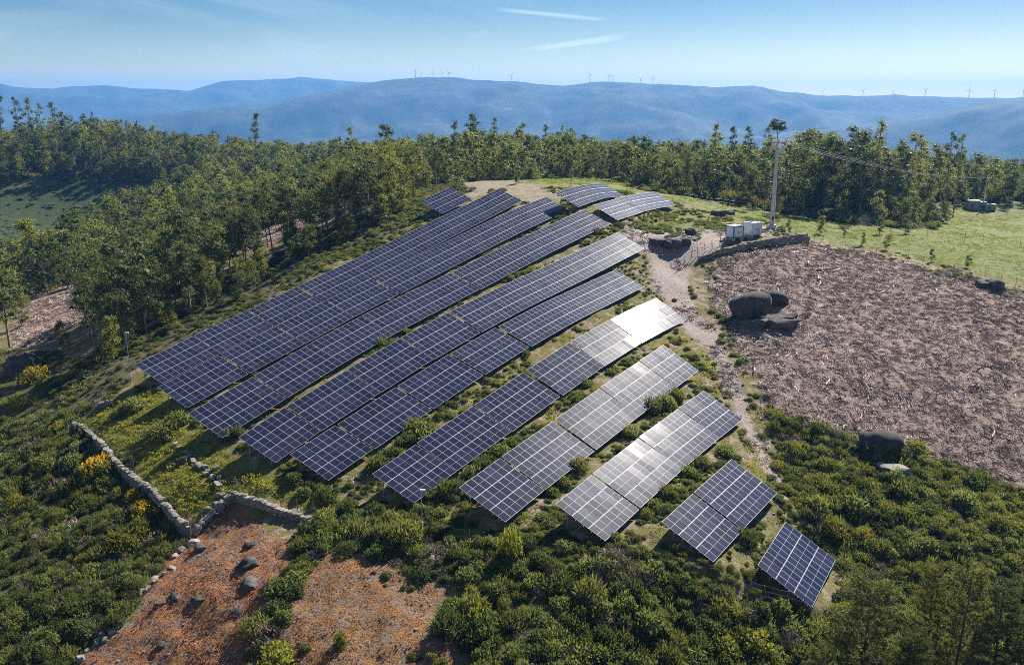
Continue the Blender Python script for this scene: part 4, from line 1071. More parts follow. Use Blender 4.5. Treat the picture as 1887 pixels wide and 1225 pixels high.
def pine(seed, h, mat_leaf=None):
    r = random.Random(seed); rng = np.random.default_rng(seed); tc_ = trunk_curve(h, seed, 0.03)
    b = MB(); n = 8; r0 = 0.013 * h + 0.03
    b.tube([tc_(i / n) - Vector((0, 0, 0.5 if i == 0 else 0)) for i in range(n + 1)], [r0 * (1 - 0.9 * i / n) for i in range(n + 1)], 7)
    CC, DD = [], []
    t = 0.2
    while t < 0.985:
        a0 = r.uniform(0, 6); k = r.choice((4, 5, 5, 6))
        for j in range(k):
            a = a0 + j * 2 * math.pi / k + r.gauss(0, 0.25); L = h * 0.27 * (1.08 - t) ** 0.75 * r.uniform(0.7, 1.15) + 0.25
            p0 = tc_(t); rise = 0.10 + 0.45 * t
            pts = [p0 + Vector((math.cos(a) * L * q, math.sin(a) * L * q, rise * L * q * q + 0.1 * q)) for q in (0, 0.35, 0.7, 1.0)]
            b.tube(pts, [0.035 * (1.1 - t) + 0.012, 0.022, 0.014, 0.006], 4, caps=False)
            for q in np.linspace(0.28, 1.0, max(4, int(L / 0.22))):
                p = pts[0].lerp(pts[3], q); p.z = (p0 + Vector((0, 0, rise * L * q * q + 0.1 * q))).z
                for side in (0, 1, 2):
                    sa = a + r.uniform(-1.2, 1.2); sl = r.uniform(0.05, 0.42) * (1.15 - q * 0.5)
                    c_ = p + Vector((math.cos(sa) * sl, math.sin(sa) * sl, r.uniform(0, 0.16)))
                    CC.append(c_); DD.append(Vector((math.cos(sa), math.sin(sa), 0.7)))
        t += r.uniform(0.035, 0.06)
    m = 13; C = np.repeat(np.array([tuple(c_) for c_ in CC]), m, 0); D = np.repeat(np.array([tuple(d_) for d_ in DD]), m, 0)
    D = D * 0.8 + rng.normal(size=D.shape) * 0.6
    v, f = cards(C + rng.normal(size=C.shape) * 0.05, D, rng.uniform(0.18, 0.34, len(C)), 0.024, rng)
    return b.mesh('trunk', [m_bark2]), mesh('crown', v, f.tolist(), mat_leaf or m_pine)
def twig_mesh(name, seed, mat, n, spread, flat=0.12, L=(0.5, 1.2), rad=0.025):
    r = random.Random(seed); b = MB()
    for k in range(n):
        a = r.gauss(0, 0.7); l = r.uniform(*L); c_ = Vector((r.uniform(-spread, spread), r.uniform(-spread, spread), r.uniform(0.0, flat)))
        d = Vector((math.cos(a), math.sin(a), r.gauss(0, 0.16))) * l / 2; k_ = Vector((r.gauss(0, 0.1), r.gauss(0, 0.1), r.uniform(0, 0.1))) * l
        b.tube([c_ - d, c_ + k_, c_ + d], [rad * r.uniform(0.6, 1.3), rad, rad * 0.5], 3, caps=False)
    return b.mesh(name, [mat])

# ------------------------------------------------------------------ scattering
def make_collection(name, meshes):
    c_ = bpy.data.collections.new(name)
    for i, me in enumerate(meshes):
        c_.objects.link(bpy.data.objects.new('%s_%02d' % (name, i), me))
    return c_
def scatter(name, label, cat, pts, coll, nvar, scl, rot, zscl=None):
    """uncountable growth: one object whose points carry copies of a few plant shapes"""
    n = len(pts)
    me = bpy.data.meshes.new(name); me.from_pydata(np.asarray(pts).tolist(), [], [])
    def attr(nm, typ, arr, key='value'):
        a_ = me.attributes.new(nm, typ, 'POINT'); a_.data.foreach_set(key, np.ascontiguousarray(arr).ravel())
    attr('var', 'INT', RNG.integers(0, nvar, n).astype(np.int32))
    zs = scl if zscl is None else zscl
    attr('sc', 'FLOAT_VECTOR', np.stack([scl, scl, zs], 1).astype(np.float32), 'vector')
    attr('ro', 'FLOAT_VECTOR', np.stack([RNG.normal(0, 0.06, n), RNG.normal(0, 0.06, n), rot], 1).astype(np.float32), 'vector')
    ng = bpy.data.node_groups.new(name, 'GeometryNodeTree')
    ng.interface.new_socket('Geometry', in_out='INPUT', socket_type='NodeSocketGeometry'); ng.interface.new_socket('Geometry', in_out='OUTPUT', socket_type='NodeSocketGeometry')
    N = ng.nodes; gi, go = N.new('NodeGroupInput'), N.new('NodeGroupOutput')
    ci = N.new('GeometryNodeCollectionInfo'); ci.inputs['Collection'].default_value = coll
    ci.inputs['Separate Children'].default_value = True; ci.inputs['Reset Children'].default_value = True
    ip = N.new('GeometryNodeInstanceOnPoints'); ip.inputs['Pick Instance'].default_value = True
    def na(nm, t):
        x = N.new('GeometryNodeInputNamedAttribute'); x.data_type = t; x.inputs['Name'].default_value = nm; return x.outputs['Attribute']
    L = ng.links
    L.new(gi.outputs[0], ip.inputs['Points']); L.new(ci.outputs[0], ip.inputs['Instance'])
    L.new(na('var', 'INT'), ip.inputs['Instance Index']); L.new(na('sc', 'FLOAT_VECTOR'), ip.inputs['Scale'])
    e2r = N.new('FunctionNodeEulerToRotation'); L.new(na('ro', 'FLOAT_VECTOR'), e2r.inputs[0]); L.new(e2r.outputs[0], ip.inputs['Rotation'])
    L.new(ip.outputs[0], go.inputs[0])
    o = obj(name, me); md = o.modifiers.new('scatter', 'NODES'); md.node_group = ng
    return tag(o, label, cat, kind='stuff')
def sample(n, x0, x1, y0, y1, keep, spacing=0.0):
    x = RNG.uniform(x0, x1, n); y = RNG.uniform(y0, y1, n); z = H(x, y)
    k = keep(x, y, z); x, y, z = x[k], y[k], z[k]
    if spacing > 0:
        cell = {}; ok = []
        for i in range(len(x)):
            cx, cy = int(x[i] // spacing), int(y[i] // spacing); bad = False
            for a in (-1, 0, 1):
                for b_ in (-1, 0, 1):
                    for j in cell.get((cx + a, cy + b_), ()):
                        if (x[i] - x[j]) ** 2 + (y[i] - y[j]) ** 2 < spacing ** 2: bad = True
            if not bad: cell.setdefault((cx, cy), []).append(i); ok.append(i)
        x, y, z = x[ok], y[ok], z[ok]
    return np.stack([x, y, z], 1)
def inz(name, margin=0.0, jit=10): return lambda x, y, z: zone_of(x, y, z, name, jit) > margin
# ------------------------------------------------------------------ scrub, grass and litter
def pixpoly(poly, jit=4):
    Z['_tmp'] = poly
    return lambda x, y, z: zone_of(x, y, z, '_tmp', jit) > 0
GORSE = [bush('gorse', s, 950, [m_gorse], L=(0.14, 0.50), Wd=0.032, core=0.52) for s in range(7)]
SHRUB = [bush('shrub', 40 + s, 700, [m_shrub], L=(0.18, 0.34), Wd=0.055, spike=0.55) for s in range(5)]
cg = make_collection('gorse_shapes', GORSE); cs_ = make_collection('shrub_shapes', SHRUB)
DEAD = [bush('dead_bush', 60 + s, 420, [m_slash], L=(0.2, 0.5), Wd=0.018, core=0.3) for s in range(2)]
OLV = [bush('olive_bush', 63, 700, [m_olive], L=(0.14, 0.36), Wd=0.034)]
cmix = make_collection('thicket_shapes', GORSE + SHRUB[:4] + DEAD[:1] + OLV)
def grow(name, label, cat, P, coll, nv, lo, hi, zlo=0.8, zhi=1.3, sink=0.06):
    n = len(P)
    if n == 0: return
    big = 0.72 + 0.56 * (fbm(P[:, 0], P[:, 1], 9.0, 77, 2) + 0.5)
    s = RNG.uniform(lo, hi, n) * big * np.exp(np.clip(RNG.normal(0, 0.22, n), -0.5, 0.5)); z = s * RNG.uniform(zlo, zhi, n)
    P = P.copy(); P[:, 2] -= sink * z
    scatter(name, label, cat, P, coll, nv, s, RNG.uniform(0, 6.28, n), z)
P = sample(26000, -95, 5, 55, 135, lambda x, y, z: (zone_of(x, y, z, 'scrub_left') > 0) & ((project(x, y, z)[1] > 775) | (vnoise(x, y, 6, 5) > 0.12)), 0.8)
grow('gorse_thicket', 'dense dark gorse thicket filling the lower left slope', 'gorse', P, cmix, 13, 0.5, 1.2, 0.7, 1.5)
P = sample(30000, 15, 95, 45, 130, inz('scrub_right'), 0.8)
grow('gorse_thicket', 'dense gorse thicket covering the lower right slope', 'gorse', P, cmix, 13, 0.5, 1.1, 0.7, 1.4)
P = sample(20000, -45, 45, 55, 105, lambda x, y, z: ((zone_of(x, y, z, 'hedge') > 0) | (zone_of(x, y, z, 'strip') > 0)) & ~under_table(x, y, 1.3), 0.8)
grow('hedgerow_thicket', 'tangled green hedgerow running below the front solar rows', 'hedge', P, make_collection('hedge_shapes', GORSE[2:5] + SHRUB + DEAD[:1]), 9, 0.45, 1.25, 0.8, 1.6)
# undergrowth between and around the solar rows
def in_rows(x, y, z):
    px, py = project(x, y, z)
    a = poly_sd(px, py, [(235, 715), (780, 330), (1060, 335), (1260, 370), (1230, 440), (1215, 500), (1300, 640), (1400, 760), (1460, 930), (1560, 1060), (1480, 1150), (1100, 1070), (700, 960), (560, 900)])
    return (a > 0) & (y < 235) & ~under_table(x, y, 0.15) & (W_at(W_TRACK, x, y) < 0.25)
def W_at(Wa, x, y):
    i = np.clip(np.searchsorted(GX, x), 0, len(GX) - 1); j = np.clip(np.searchsorted(GY, y), 0, len(GY) - 1)
    return Wa[j, i]
P = sample(42000, -75, 60, 70, 225, lambda x, y, z: in_rows(x, y, z) & (vnoise(x, y, 4.5, 15) + 0.35 * vnoise(x, y, 1.7, 16) > -0.06), 0.45)
grow('row_undergrowth', 'low green scrub growing between the solar rows', 'undergrowth', P, make_collection('low_shapes', GORSE[:4] + SHRUB[:3]), 7, 0.22, 0.55, 0.7, 1.2)
P = sample(9000, -75, 60, 70, 110, lambda x, y, z: in_rows(x, y, z) & (project(x, y, z)[1] > 880) & (vnoise(x, y, 5, 25) > -0.05), 0.8)
grow('front_scrub', 'knee-high bushes in front of the nearest solar tables', 'undergrowth', P, cs_, 5, 0.35, 0.8, 0.7, 1.2)
TUFT_M = [tuft('tuft', 200 + s, 46, m_moss, 0.42, 0.42, 0.035) for s in range(4)]
TUFT_G = [tuft('tuft', 220 + s, 46, m_grass, 0.40, 0.5, 0.035) for s in range(4)]
TUFT_B = [tuft('tuft', 240 + s, 40, m_bracken, 0.36, 0.45, 0.045, 0.6) for s in range(4)]
cm, cgr, cb = make_collection('moss_tufts', TUFT_M), make_collection('grass_tufts', TUFT_G), make_collection('bracken_tufts', TUFT_B)
P = sample(24000, -75, 10, 75, 140, lambda x, y, z: (zone_of(x, y, z, 'moss') > 0) & ~under_table(x, y, 0.1) & (vnoise(x, y, 2.2, 33) > -0.3), 0.26)
grow('terrace_grass', 'yellow-green mossy grass on the walled terrace', 'grass', P, cm, 4, 0.55, 1.1, 0.6, 1.1, 0.0)
P = sample(40000, -75, 60, 70, 225, lambda x, y, z: in_rows(x, y, z) & (vnoise(x, y, 3.2, 45) > -0.05), 0.36)
grow('dry_row_grass', 'yellowish grass tufts scattered between the solar rows', 'grass', P, cm, 4, 0.5, 1.0, 0.6, 1.0, 0.0)
P = sample(60000, -40, 220, 150, 420, lambda x, y, z: (W_at(W_MEAD, x, y) > 0.35) & (vnoise(x, y, 7, 55) > -0.25), 0.75)
grow('meadow_grass', 'rough green grass of the meadows on the hilltop and right', 'grass', P, cgr, 4, 0.7, 1.3, 0.5, 1.0, 0.0)
P = sample(16000, -140, 0, 90, 260, lambda x, y, z: (zone_of(x, y, z, 'scrub_left') > -4) & (project(x, y, z)[1] < 800), 0.55)
grow('slope_grass', 'lush grass on the left slope below the trees', 'grass', P, cgr, 4, 0.8, 1.6, 0.7, 1.2, 0.0)
P = sample(22000, -50, 30, 52, 105, lambda x, y, z: (W_at(W_OR, x, y) > 0.4), 0.36)
grow('dry_bracken', 'flattened orange dead bracken in the foreground plots', 'bracken', P, cb, 4, 0.5, 1.3, 0.4, 1.0, 0.0)
P = sample(5000, -50, 40, 52, 105, lambda x, y, z: (W_at(W_OR, x, y) > 0.4) & (vnoise(x, y, 4, 66) > 0.17) & (zone_of(x, y, z, 'orange2') > 0), 0.7)
grow('plot_weeds', 'small green weeds coming up through the dead bracken', 'weeds', P, cs_, 5, 0.2, 0.5)
P = sample(14000, -110, 5, 105, 250, lambda x, y, z: (zone_of(x, y, z, 'fringe') > 0) & ~under_table(x, y, 0.8), 0.95)
grow('tree_undergrowth', 'dark scrub under the trees beside the longest solar row', 'undergrowth', P, cmix, 13, 0.4, 0.9, 0.6, 1.1)
P = sample(9000, -260, -30, 200, 560, inz('valley', 0), 2.2)
grow('valley_grass', 'tall dark grass and low scrub of the left valley meadow', 'grass', P, make_collection('valley_shapes', SHRUB[:2] + TUFT_G[:2]), 4, 0.6, 1.5, 0.3, 0.7)
P = sample(9000, 10, 60, 150, 215, lambda x, y, z: (zone_of(x, y, z, 'green_patch', 26) > 0) & ~under_table(x, y, 1.0) & (vnoise(x, y, 4, 85) > -0.18), 0.8)
grow('scrub_mound', 'green scrub on the mound between the hilltop tables and the track', 'scrub', P, cs_, 5, 0.3, 0.8, 0.5, 0.9)
# the cleared field: dark slash, pale twigs
SL = [twig_mesh('slash', 300 + s, m_slash, 26, 0.8, 0.22, (0.4, 1.2), 0.03) for s in range(5)]
TW = [twig_mesh('twigs', 320 + s, m_twig, 12, 0.9, 0.16, (0.4, 1.3), 0.038) for s in range(6)]
LG = [twig_mesh('stick', 340 + s, m_twig, 1, 0.0, 0.16, (1.2, 3.0), 0.10) for s in range(5)]
DIRF = math.radians(124)
fld = lambda x, y, z: (W_at(W_FIELD, x, y) > 0.45) | ((zone_of(x, y, z, 'track', 24) > 0) & (vnoise(x, y, 4, 7) > 0.05)) | ((zone_of(x, y, z, 'clearing') > 0) & (vnoise(x, y, 5, 3) > -0.2))
def litter(name, label, n, sp, meshes, lo, hi, sd, rim=None):
    P = sample(n, -160, 190, 90, 260, rim or fld, sp)
    scatter(name, label, 'litter', P, make_collection(name + '_shapes', meshes), len(meshes), RNG.uniform(lo, hi, len(P)), DIRF + RNG.normal(0, sd, len(P)))
litter('slash_litter', 'dark brown cut slash lying over the cleared ground', 60000, 1.3, SL, 0.5, 1.0, 0.35)
litter('twig_litter', 'pale dry twigs strewn over the cleared ground', 90000, 0.9, TW, 0.6, 1.15, 0.5)
litter('stick_litter', 'longer pale sticks scattered on the cleared ground', 7000, 1.2, LG, 0.5, 1.1, 1.0)
P = sample(5000, -60, 60, 70, 200, lambda x, y, z: in_rows(x, y, z) & (vnoise(x, y, 2.5, 75) > 0.0), 0.8)
scatter('row_litter', 'dry twigs on the pale soil between the solar rows', 'litter', P, make_collection('row_twigs', TW[:3]), 3, RNG.uniform(0.3, 0.7, len(P)), RNG.uniform(0, 6.28, len(P)))
RUB = STONES[:5]
crub = make_collection('rubble_shapes', RUB)
P = sample(16000, -50, 60, 52, 215, lambda x, y, z: ((W_at(W_TRACK, x, y) > 0.4) & (vnoise(x, y, 3, 95) > 0.0)) | ((W_at(W_OR, x, y) > 0.4) & (vnoise(x, y, 4, 96) > 0.16)) | (in_rows(x, y, z) & (vnoise(x, y, 3, 97) > 0.24)), 0.55)
scatter('rubble', 'small pale stones strewn on the track and bare soil', 'rubble', P, crub, 5, RNG.uniform(0.08, 0.30, len(P)), RNG.uniform(0, 6.28, len(P)), RNG.uniform(0.05, 0.2, len(P)))
P = sample(6000, 15, 60, 85, 215, lambda x, y, z: (zone_of(x, y, z, 'track', 18) > -14) & (zone_of(x, y, z, 'field', 8) < 4) & (vnoise(x, y, 3, 98) > 0.08) & ~under_table(x, y, 0.6) & (W_at(W_TRACK, x, y) < 0.2), 0.6)
grow('verge_scrub', 'ragged scrub along the edges of the dirt track', 'scrub', P, cmix, 13, 0.25, 0.7, 0.6, 1.1)
P = sample(16000, 20, 170, 190, 330, pixpoly([(1185, 352), (1260, 360), (1330, 372), (1480, 400), (1560, 412), (1640, 420), (1720, 422), (1720, 380), (1480, 356), (1300, 343), (1185, 334)]), 1.7)
grow('wood_understory', 'dark bushes under the wood behind the meadow', 'undergrowth', P, cmix, 13, 0.9, 2.0, 0.7, 1.4)
P = sample(30000, -95, 95, 45, 130, lambda x, y, z: (zone_of(x, y, z, 'scrub_left') > 0) | (zone_of(x, y, z, 'scrub_right') > 0) | (zone_of(x, y, z, 'hedge') > 0), 0.7)
grow('scrub_grass', 'rank grass and dry stems standing among the thickets', 'grass', P, make_collection('rank_shapes', [tuft('tuft', 260 + s, 60, m_grass, 0.5, 0.5, 0.014) for s in range(2)] + [tuft('tuft', 264, 50, m_twig, 0.5, 0.4, 0.012)]), 3, 0.9, 1.7, 1.0, 2.0, 0.0)
P = sample(26000, 10, 190, 85, 250, lambda x, y, z: (np.abs(zone_of(x, y, z, 'field', 22)) < 9) & (vnoise(x, y, 5, 111) > -0.1) & (W_at(W_TRACK, x, y) < 0.2) & ~under_table(x, y, 0.8), 0.6)
grow('field_margin', 'weeds and low brush along the ragged edges of the cleared field', 'weeds', P, make_collection('margin_shapes', GORSE[:2] + SHRUB[:2] + DEAD + TUFT_G[:2]), 8, 0.2, 0.6, 0.6, 1.2)
# ------------------------------------------------------------------ trees
EUC = [tree(500 + s, 13.0, 0.34 + 0.05 * (s % 4), 15 + s % 5, 100, 2.3 + 0.25 * (s % 3), 1.3, m_euc, m_bark, (0.30, 0.55), 0.085, ('round', 'oval')[s % 4 == 3]) for s in range(8)]
YNG = [tree(520 + s, 8.0, 0.12, 17, 100, 1.7, 0.95, m_young, m_bark, (0.26, 0.48), 0.08, ('cone', 'round')[s % 2], 0.0) for s in range(5)]
TALL = [tree(540 + s, 24.0, 0.25, 26, 110, 3.4, 1.9, m_euc, m_bark, (0.45, 0.8), 0.13, 'round') for s in range(6)]
EMER = [tree(560 + s, 22.0, 0.48 + 0.06 * (s % 3), 13, 60, 1.7, 0.85, m_euc, m_bark, (0.4, 0.75), 0.10, 'oval') for s in range(6)]
FAR = [tree(580 + s, 13.0, 0.10, 14, 52, 2.9, 1.7, m_euc if s % 2 else m_young, m_bark, (0.6, 1.0), 0.20, ('round', 'oval', 'round')[s % 3], joined=True) for s in range(7)]
UMB = tree(600, 20.0, 0.90, 9, 80, 1.5, 0.6, m_euc, m_bark, (0.4, 0.7), 0.11, 'flat')
N_TREE = [0]
def put_tree(P, protos, h, hbase, label, name='eucalyptus_tree', group=None, k=None, widen=1.0):
    tr, cr = protos[k if k is not None else random.randrange(len(protos))]
    s = h / hbase
    root = bpy.data.objects.new(name, None); root.empty_display_size = 0.5; COL.objects.link(root)
    root.location = (P[0], P[1], float(H(P[0], P[1]))); root.rotation_euler = (0, 0, random.uniform(0, 6.28)); root.scale = (s * widen, s * widen, s)
    tag(root, label, 'tree', group)
    for nm, me in (('trunk', tr), ('crown', cr)):
        o = bpy.data.objects.new(nm, me); COL.objects.link(o); o.parent = root
    N_TREE[0] += 1
    return root
def wood(poly, box, n, sp, fn, lim=400, extra=None):
    P = sample(n, *box, lambda x, y, z: pixpoly(poly)(x, y, z) & (extra(x, y, z) if extra else True), sp)[:lim]
    for q in P:
        px, py = project(*q); fn(q, float(px), float(py))
    return P
tall_w = lambda px: 'tall' if px < 420 else 'slender'
def f_plant(q, px, py):
    place = 'at the lower left end of the solar rows' if px < 330 else ('along the upper edge of the longest solar row' if px < 620 else 'near the small isolated hilltop table')
    front = 390 < px < 670 and py > 600 - (px - 400) * 0.475 - 60
    young = random.random() < (0.75 if front else 0.34)
    if young: put_tree(q, YNG, random.uniform(3.5, 6.0) if front else random.uniform(4.5, 8.5), 8, 'young leafy eucalyptus ' + place, 'young_eucalyptus', group='plantation eucalyptus trees')
    else: put_tree(q, EUC, random.uniform(6.0, 8.5) if front else random.uniform(9.0, 14.0), 13, 'slender eucalyptus ' + place, group='plantation eucalyptus trees')
PLANT = [(150, 640), (215, 672), (262, 640), (340, 600), (430, 556), (540, 498), (640, 448), (730, 402), (762, 372), (762, 352), (845, 336), (835, 322), (700, 322), (560, 368), (430, 425), (300, 465), (200, 470), (150, 520)]
wood(PLANT, (-160, -5, 110, 260), 9000, 2.9, f_plant, 185, lambda x, y, z: ((zone_of(x, y, z, 'clearing', 4) < 0) | (RNG.random(len(x)) < 0.04)) & ~under_table(x, y, 2.2))
def f_right(q, px, py):
    if 1470 < px < 1715:
        if py > 404 or random.random() < 0.25: put_tree(q, YNG, random.uniform(6, 10), 8, 'bright young eucalyptus in front of the tallest wood', 'young_eucalyptus', group='right wood young trees')
        else: put_tree(q, TALL, random.uniform(16, 22), 24, 'tall dark eucalyptus of the wood right of the power pole', group='tall right wood trees')
    elif px >= 1715: put_tree(q, TALL, random.uniform(9, 14), 24, 'dark eucalyptus of the wood beyond the grey ruin', group='far right wood trees')
    else:
        if random.random() < 0.45: put_tree(q, YNG, random.uniform(5, 8.5), 8, 'bright young eucalyptus edging the meadow behind the containers', 'young_eucalyptus', group='meadow edge young trees')
        else: put_tree(q, EUC, random.uniform(8.5, 12.5), 13, 'eucalyptus of the wood edge behind the white containers', group='wood edge trees')
wood([(1185, 350), (1260, 356), (1330, 368), (1480, 396), (1560, 408), (1640, 416), (1715, 418), (1715, 385), (1640, 368), (1480, 356), (1300, 343), (1185, 334)], (30, 170, 190, 330), 12000, 4.0, f_right, 115)
wood([(1715, 400), (1760, 388), (1900, 372), (2100, 372), (2100, 345), (1887, 350), (1715, 372)], (90, 260, 200, 420), 9000, 6.0, f_right, 40)
def f_mid(q, px, py):
    if random.random() < 0.5: put_tree(q, YNG, random.uniform(5, 8.5), 8, 'yellow-green young eucalyptus on the wood edge behind the hilltop', 'young_eucalyptus', group='hilltop wood young trees')
    else: put_tree(q, EUC, random.uniform(8.5, 13.5), 13, 'eucalyptus of the wood edge behind the hilltop tables', group='hilltop wood trees')
wood([(640, 368), (760, 346), (850, 331), (990, 324), (1180, 338), (1185, 325), (1000, 314), (800, 316), (640, 345)], (-80, 60, 200, 360), 9000, 4.4, f_mid, 75)
# single trees that stand out
def solo(px, py_base, py_top, dist, protos, hb, label, name='eucalyptus_tree', k=None, widen=1.0):
    r = ray(px, py_base)
    if dist is None: p = at(px, py_base)
    else:
        s = dist / math.hypot(r[0], r[1]); p = Vector((r[0] * s, r[1] * s, 0)); p.z = float(H(p.x, p.y))
    t = lift(px, py_top, p); put_tree(p, protos, max(2.0, t.z - p.z), hb, label, name, k=k, widen=widen)
solo(1437, 300, 224, 265, [UMB], 20, 'flat-topped tree rising right behind the concrete power pole', 'umbrella_tree', 0)
for x, yt, d, lab in [(1307, 227, 300, 'lone emergent eucalyptus left of the power pole, leftmost of five'), (1340, 232, 305, 'second of the emergent trees left of the power pole'), (1380, 233, 290, 'wide emergent tree just left of the power pole'), (1411, 232, 300, 'emergent tree nearest the left of the power pole'),
                      (1614, 222, 270, 'loose-crowned tree poking above the tallest right wood'), (1750, 246, 300, 'left of the two emergent trees over the far right wood'), (1765, 250, 302, 'right of the two emergent trees over the far right wood'),
                      (1695, 262, 290, 'small emergent tree at the right shoulder of the tall wood'), (870, 212, 300, 'leftmost tall tree of the skyline clump above the hilltop'), (887, 210, 303, 'tallest tree of the skyline clump above the hilltop'), (913, 218, 306, 'right tree of the skyline clump above the hilltop'),
                      (838, 222, 290, 'dark broad tree left of the skyline clump'), (715, 230, 280, 'dark rounded tree crown on the skyline left of centre'), (965, 226, 330, 'thin emergent tree right of the skyline clump'), (1003, 230, 330, 'slim emergent tree above the hilltop wood'), (1035, 233, 335, 'slim emergent tree in the middle of the hilltop wood'), (1060, 236, 335, 'pale emergent tree right of the middle of the hilltop wood'),
                      (8, 176, 620, 'tall dark tree at the left edge of the skyline'), (45, 182, 630, 'ragged tall tree second from the left edge'), (63, 180, 626, 'ragged tall tree third from the left edge'), (88, 192, 620, 'leaning ragged tree fourth from the left edge'), (107, 190, 640, 'open-crowned ragged tree fifth from the left edge'),
                      (168, 212, 600, 'left of the twin slim trees on the left skyline'), (182, 206, 604, 'right of the twin slim trees on the left skyline'), (243, 222, 560, 'small pointed tree on the left skyline'), (262, 223, 560, 'small dark pointed tree right of its twin on the left skyline'), (470, 208, 480, 'ragged tree standing above the distant left ridge'), (640, 232, 330, 'pointed tree on the skyline left of the dark crown')]:
    solo(x, 320, yt, d, EMER if d > 280 or x > 1000 else TALL, 22 if (d > 280 or x > 1000) else 24, lab, widen=0.9)
for x, yb, yt, lab in [(1513, 432, 398, 'leafy sapling on the meadow right of the stone wall'), (1632, 460, 432, 'small sapling by the meadow fence, left of the field corner'), (1590, 452, 428, 'low sapling on the meadow beside the fence'), (1716, 482, 458, 'lone little sapling on the sunlit meadow'), (1784, 494, 470, 'dark sapling near the far field-edge boulder'), (1556, 438, 420, 'tiny sapling on the meadow above the cleared field'), (1452, 430, 405, 'thin sapling beside the foot of the power pole'),
                       (1745, 412, 372, 'dark young tree standing before the grey ruin'), (1668, 430, 395, 'dark rounded young tree at the front of the tall wood'), (1620, 432, 400, 'low dark tree at the wood edge over the shaded hollow'), (955, 338, 308, 'pale yellow-green young tree on the hilltop meadow edge'),
                       (125, 500, 392, 'leafy tree standing apart above the red-brown clearing'), (62, 510, 402, 'pair-trunked tree at the left of the red-brown clearing')]:
    solo(x, yb, yt, None, YNG, 8, lab, 'sapling', widen=1.1)
for x, yb, yt, lab in [(18, 640, 500, 'dark bushy tree at the left edge above the grey boulder'), (-25, 660, 520, 'dark tree half cut by the left picture edge'), (40, 600, 545, 'small tree at the left edge of the red-brown clearing'), (345, 540, 392, 'tall pale-trunked eucalyptus in front of the plantation'), (215, 640, 430, 'tallest eucalyptus at the lower end of the plantation'), (115, 640, 590, 'low dark tree at the foot of the red-brown clearing')]:
    solo(x, yb, yt, None, EUC if yb - yt > 100 else YNG, 13 if yb - yt > 100 else 8, lab, widen=1.15)
# pines close to the camera, lower right
PINES = [pine(700 + s, 11.0) for s in range(4)]
for i, (x, yb, yt, lab) in enumerate([(1578, 1300, 1050, 'broad olive-green pine in the foreground nearest the last solar table'), (1703, 1260, 1045, 'thin sparse pine between the two foreground pines'), (1748, 1300, 1030, 'dark slim pine in the lower right foreground'), (1822, 1290, 1070, 'bushy bright pine near the lower right corner'), (1660, 1340, 1150, 'small pine low at the bottom edge, right of the broad pine'), (1900, 1300, 1100, 'pine cut by the lower right picture edge'), (1500, 1330, 1190, 'young pine crown at the bottom edge below the last solar table')]):
    solo(x, yb, yt, None, PINES, 11, lab, 'pine_tree', k=i % 4, widen=(1.15, 0.7, 0.75, 1.1, 1, 1, 1)[i])
# the far woods, seen as one mass
def far_wood(x, y, z):
    px, py = project(x, y, z); r = np.hypot(x, y)
    k = (r > 262) & (r < 900) & (np.abs(x) < 0.72 * y + 60)
    for nm in ('valley', 'meadow', 'meadow2'): k &= zone_of(x, y, z, nm, 4) < -1
    for pl in ([(1700, 374), (2300, 370), (2300, 480), (1700, 470)],): k &= poly_sd(px, py, pl) < 0
    return k
P = sample(110000, -640, 700, 200, 900, far_wood, 4.1)
Hh = np.clip(RNG.normal(0.66, 0.17, len(P)), 0.3, 1.05) * (1 + 0.3 * fbm(P[:, 0], P[:, 1], 60, 91, 2))
P2 = sample(60000, -560, 600, 230, 700, far_wood, 4.0)
grow('far_understory', 'dark bushes filling the floor of the distant woods', 'undergrowth', P2, cmix, 13, 1.6, 3.2, 0.6, 1.1)
scatter('far_woods', 'distant mixed eucalyptus woods covering the land behind the hill', 'woods', P, make_collection('far_trees', FAR), len(FAR), Hh, RNG.uniform(0, 6.28, len(P)), Hh * RNG.uniform(0.8, 1.15, len(P)))
# shrubs one can tell apart
def is_flower(frac): return lambda C, rng: np.where((C[:, 2] > 0.18) & (rng.random(len(C)) < frac), 1, 0)
BROOM = [bush('broom', 80 + s, 620, [m_olive, m_yellow], is_flower(0.8), L=(0.14, 0.3), Wd=0.035) for s in range(2)]
BROOM2 = [bush('broom', 85, 620, [m_olive, m_yellow], is_flower(0.3), L=(0.14, 0.3), Wd=0.035)]
OLIVE = [bush('broom', 87, 620, [m_olive], L=(0.14, 0.3), Wd=0.035)]
def shrub(px, py, w, h, meshes, label, name='shrub', group=None, cat='shrub'):
    p = at(px, py); m = F_PX / p.length; r = w / m / 2
    hh = h / m * 0.72
    root = obj(name, random.choice(meshes), None, p - Vector((0, 0, 0.1)), (0, 0, random.uniform(0, 6.28)), (r, r, hh / 0.8))
    return tag(root, label, cat, group)
shrub(186, 872, 60, 42, BROOM, 'bright yellow flowering broom against the long diagonal wall', 'broom_bush')
shrub(262, 948, 52, 34, BROOM, 'yellow flowering broom by the lower part of the diagonal wall', 'broom_bush')
shrub(252, 925, 44, 30, BROOM2, 'orange-tinged broom behind the lower yellow broom', 'broom_bush')
shrub(300, 952, 40, 26, BROOM2, 'sparse flowering broom touching the end of the diagonal wall', 'broom_bush')
shrub(208, 868, 40, 26, BROOM2, 'orange-tinged broom right of the brightest broom', 'broom_bush')
shrub(232, 1000, 66, 40, OLIVE, 'olive green broom bush below the yellow brooms', 'broom_bush')
shrub(68, 700, 60, 36, BROOM2, 'faded yellow broom on the left slope by the boulder', 'broom_bush')
shrub(48, 748, 44, 28, OLIVE, 'small olive broom on the left slope under the faded broom', 'broom_bush')
